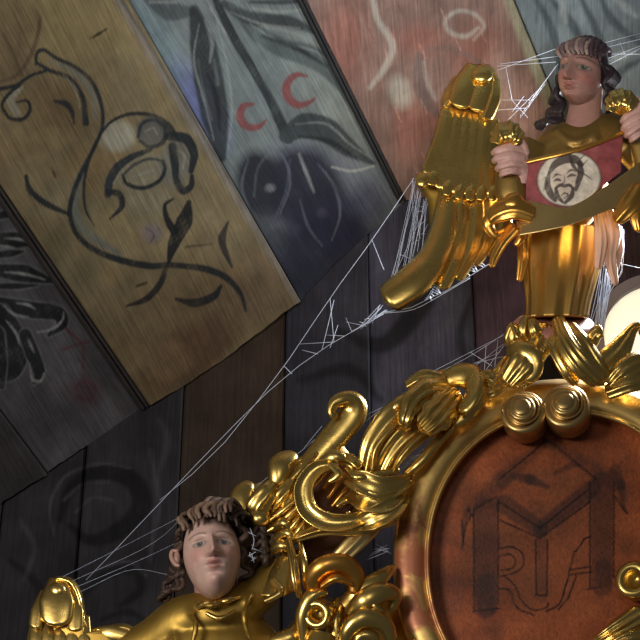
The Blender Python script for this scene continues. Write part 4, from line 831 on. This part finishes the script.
ell(rb, (216, 668, 10), (72, 66, 46))
for p in ([(196, 600, 50), (210, 606, 60), (228, 600, 54)], [(188, 606, 44), (196, 626, 60), (190, 650, 60)], [(252, 592, 44), (244, 616, 60), (250, 640, 56)], [(170, 624, 34), (176, 640, 44), (172, 660, 44)]): tube(rb, p, [2, 4, 2.5], 14, 8)
rb.build('robe', MUST, lo, remesh=2.2, sm=9)
mb = MB(); leaf(mb, [(216, 603, 52), (206, 603, 55), (196, 608, 50)], [2.5, 3.5, 2], 3); leaf(mb, [(216, 603, 52), (228, 600, 55), (240, 597, 46)], [2.5, 3.5, 2], 3); ell(mb, (216, 603, 54), (3.5, 3, 3)); leaf(mb, [(206, 613, 54), (220, 618, 56), (236, 610, 52)], [2, 2.5, 1.5], 2.5); mb.build('collar_bow', GOLD, lo)
# trumpet sleeve: shell with trim
n, m = 24, 40; t = np.linspace(0, 1, n); ang = np.linspace(0, 2*np.pi, m, endpoint=False); Gs = np.zeros((n, m, 3))
for i in range(n):
    cx, cy = 292 - 16 * t[i], 552 + 36 * t[i]; rx, ry = 9 + 14 * t[i], 6 + 9 * t[i]
    X_, Y_ = rx * np.cos(ang) * (1 + .04*np.sin(5*ang)), ry * np.sin(ang); q = -.15
    Gs[i, :, 0] = cx + X_; Gs[i, :, 1] = cy + X_ * q * .3 + Y_ * .55; Gs[i, :, 2] = 26 + Y_ * 1.2
mb = MB(); mb.grid(Gs, cv=True); o = mb.build('sleeve', GOLD, lo); sd = o.modifiers.new('solid', 'SOLIDIFY'); sd.thickness = .005
L(lo, [(288, 540, 38), (293, 560, 48), (296, 580, 50), (300, 598, 44)], [4, 4.6, 4.6, 3.4], 5, 2, name='sleeve_trim')
L(lo, [(300, 544, 34), (304, 562, 44), (306, 582, 42)], [3, 4, 3], 5, 0, name='sleeve_trim')
L(lo, [(272, 580, 44), (280, 592, 50), (264, 602, 48)], [3, 4, 3], 4, 0, name='sleeve_trim')
# its wing on the left
wing = MB(); inflate(wing, [(58, 577), (71, 580), (80, 594), (85, 618), (90, 629), (112, 626), (124, 625), (136, 630), (150, 634), (150, 690), (20, 690), (27, 640), (33, 612), (44, 589)], 0, 12, k=14, back=10, n=120, dome=.8); wg = wing.build('wing', ROBE, lo)
feather([(59, 579, 4), (57, 600, 12), (56, 627, 15)], [10, 18, 15], wg, 4, ridge=.0)
feather([(70, 590, 2), (74, 612, 9), (75, 632, 12)], [7, 10, 8], wg, 3, ridge=.05)
feather([(46, 592, 1), (39, 610, 8), (35, 629, 11)], [6, 8, 7], wg, 3, ridge=.05)
for x in (36, 48, 60, 72, 84): feather([(x, 616, 3), (x, 640, 11), (x - 4, 672, 13)], [6, 7.5, 7], wg, 2.4, ridge=.1)
feather([(88, 636, 2), (108, 633, 9), (140, 640, 10)], [6, 8, 6], wg, 3, ridge=.05)
kn = MB(); ell(kn, (57, 590, 11), (9, 8, 5)); kn.build('knob', GOLD, wg)
edge_strip([(54, 578), (62, 577), (73, 581), (81, 596), (85, 616), (90, 629)], (1, -.3), wg, 9, -4)
edge_strip([(94, 629), (112, 626), (125, 625), (138, 631), (148, 634)], (.2, -1), wg, 9, -4)

# ------------------------------------------------------------------ cobwebs
def web(label, lines, r=.33, name='cobweb', sag=0):
    mb = MB(); r *= .62
    for l in lines:
        P = np.array(l, float)
        if len(P) == 2 and sag: mid = (P[0] + P[1]) / 2 + [0, sag * rng.uniform(.3, 1), rng.uniform(-3, 3)]; P = np.array([P[0], mid, P[1]])
        tube(mb, P, [r], 10 if len(P) > 2 else 3, 4)
    o = mb.build(name, WEB, None); return tag(o, label, 'cobweb', 'cobwebs on the altar top')
def net(A, B, nA, cross=5, jit=3):
    A, B = catmull(A, nA), catmull(B, nA); Ls = []
    for i in range(nA): Ls.append([A[i] + rng.normal(0, jit, 3) * .4, B[(i + rng.integers(-2, 3)) % nA] + rng.normal(0, jit, 3)])
    for k in range(cross):
        q = rng.uniform(.1, .9); i = rng.integers(0, nA - 1); j = min(nA - 1, i + rng.integers(1, 4)); Ls.append([A[i]*(1-q) + B[i]*q, A[j]*(1-q) + B[j]*q + rng.normal(0, jit, 3)])
    return Ls
web('two long cobweb threads crossing the dark wall below the wing tip', [[(414, 178, 10), (372, 240, -20), (330, 298, -40), (284, 366, -60), (216, 452, -90), (160, 500, -120)], [(384, 311, 14), (352, 332, 0), (318, 352, -30), (272, 388, -60), (214, 446, -90), (120, 545, -140), (86, 580, -160)]] +
    [[(372, 240, -20), (384, 270, 0)], [(330, 298, -40), (334, 342, -15)], [(334, 300, -38), (322, 350, -28)], [(300, 344, -55), (334, 342, -15)], [(302, 350, -55), (318, 354, -40)], [(284, 366, -60), (292, 374, -56)], [(346, 318, -30), (352, 332, 0)], [(338, 325, -34), (330, 348, -26)], [(326, 335, -44), (344, 336, -10)], [(346, 322, -30), (366, 326, 0)]], .42)
web('fine curtain of cobweb hanging from the wing knob to its lowest feather', net([(412, 180, 20), (428, 204, 14)], [(386, 300, 22), (402, 278, 22), (424, 240, 14)], 20, 12, 4), .26)
web('white cobweb fringe along the lower feather tips of the wing', [[(384, 312, 16), (410, 308, 12), (430, 298, 10), (448, 290, 8), (470, 276, 6), (492, 262, 4)], [(386, 313, 16), (412, 310, 10), (436, 298, 8), (470, 278, 6)]] + net([(424, 300, 12), (436, 284, 10)], [(428, 300, 10), (446, 290, 8)], 10, 4, 1) + net([(462, 276, 8), (474, 258, 6)], [(466, 278, 8), (484, 266, 6)], 9, 3, 1) + net([(372, 322, 6), (352, 332, 0)], [(386, 312, 16), (380, 304, 18)], 8, 2, 2), .5)
web('fan of cobweb threads running up to the leaf pedestal', [[(420, 378, 36), (506, 334, 20)], [(424, 380, 36), (470, 356, 10), (510, 330, 20)], [(446, 376, 30), (500, 352, 20)], [(462, 376, 30), (506, 342, 20)], [(480, 378, 26), (508, 340, 24)], [(440, 372, 20), (505, 356, 26)], [(470, 352, 16), (492, 366, 20)], [(486, 346, 16), (484, 376, 24)], [(498, 340, 16), (494, 372, 24)]], .3)
web('pale cobweb threads between the wing top and the dark-haired head', [[(497, 66, 0), (556, 62, 40)], [(498, 70, 0), (558, 48, 30)], [(528, 104, 10), (556, 66, 44)], [(520, 116, 10), (558, 64, 46)], [(497, 100, 0), (530, 100, 8)], [(498, 110, 0), (526, 108, 6)], [(500, 64, 0), (560, 56, 30)], [(520, 118, 10), (545, 84, 20)], [(510, 98, 4), (528, 118, 8)], [(508, 120, 4), (540, 88, 20)], [(512, 112, 4), (524, 96, 8)], [(506, 68, 2), (512, 100, 4)]], .4)
web('pale cobweb threads leaving the dark-haired head towards the right edge', [[(604, 60, 20), (645, 44, 10)], [(606, 66, 20), (645, 46, 10)], [(602, 54, 20), (645, 54, 10)], [(604, 48, 10), (645, 38, 0)], [(604, 48, 10), (606, 66, 20)], [(620, 42, 4), (626, 58, 14)], [(600, 44, 8), (645, 32, -20)]], .4)
web('dense cobweb draped down the right side of the angel skirt', net([(606, 230, 24), (612, 240, 18), (622, 226, 20)], [(594, 326, 26), (600, 334, 24), (606, 312, 20)], 16, 14, 2.5) + [[(606, 250, 22), (600, 300, 22), (598, 334, 22)], [(604, 252, 22), (597, 290, 22), (590, 322, 26)], [(618, 250, 10), (622, 272, 8), (612, 284, 12)], [(612, 262, 14), (640, 268, 0)], [(612, 240, 14), (622, 270, 8), (606, 286, 16)], [(624, 230, 16), (622, 268, 10), (608, 296, 16)]], .4)
web('cobweb threads behind the tall curled volute', [[(222, 512, 10), (284, 470, 10), (340, 432, 16)], [(228, 508, 8), (300, 452, 10), (328, 428, 20)], [(362, 424, 16), (396, 398, 30)], [(364, 416, 16), (394, 402, 30)], [(304, 448, 12), (322, 426, 24)], [(308, 456, 14), (334, 424, 26)], [(312, 446, 14), (326, 440, 20)], [(318, 436, 14), (330, 444, 20)]], .28)
web('cobweb in the opening between the fluted band and the cartouche rim', net([(400, 470, 30), (410, 458, 30)], [(420, 456, 30), (428, 450, 30)], 10, 6, 2), .3)
web('cobweb in the gap between the pale strut and the cartouche rim', net([(368, 560, 26), (376, 544, 26)], [(386, 540, 26), (390, 552, 26)], 7, 4, 1.5), .3)
web('faint cobweb threads between the gold wing and the brown curls', [[(70, 582, 4), (150, 545, -60), (190, 510, 20)], [(74, 588, 4), (140, 560, -60), (182, 540, 20)], [(80, 592, 4), (130, 570, -50), (170, 575, 10)], [(60, 578, 4), (120, 548, -80), (184, 515, 20)]], .22)
web('bright tuft of cobweb caught in the brown curls', [[(250, 528, 44), (254, 540, 48), (252, 550, 46)], [(252, 548, 46), (262, 552, 42)], [(248, 556, 44), (256, 552, 46)], [(248, 532, 44), (256, 536, 46)]] + net([(250, 552, 46), (256, 558, 46)], [(248, 556, 46), (254, 562, 46)], 5, 2, .6), .5)

for o in bpy.data.objects:
    if '_o' in o: del o['_o']
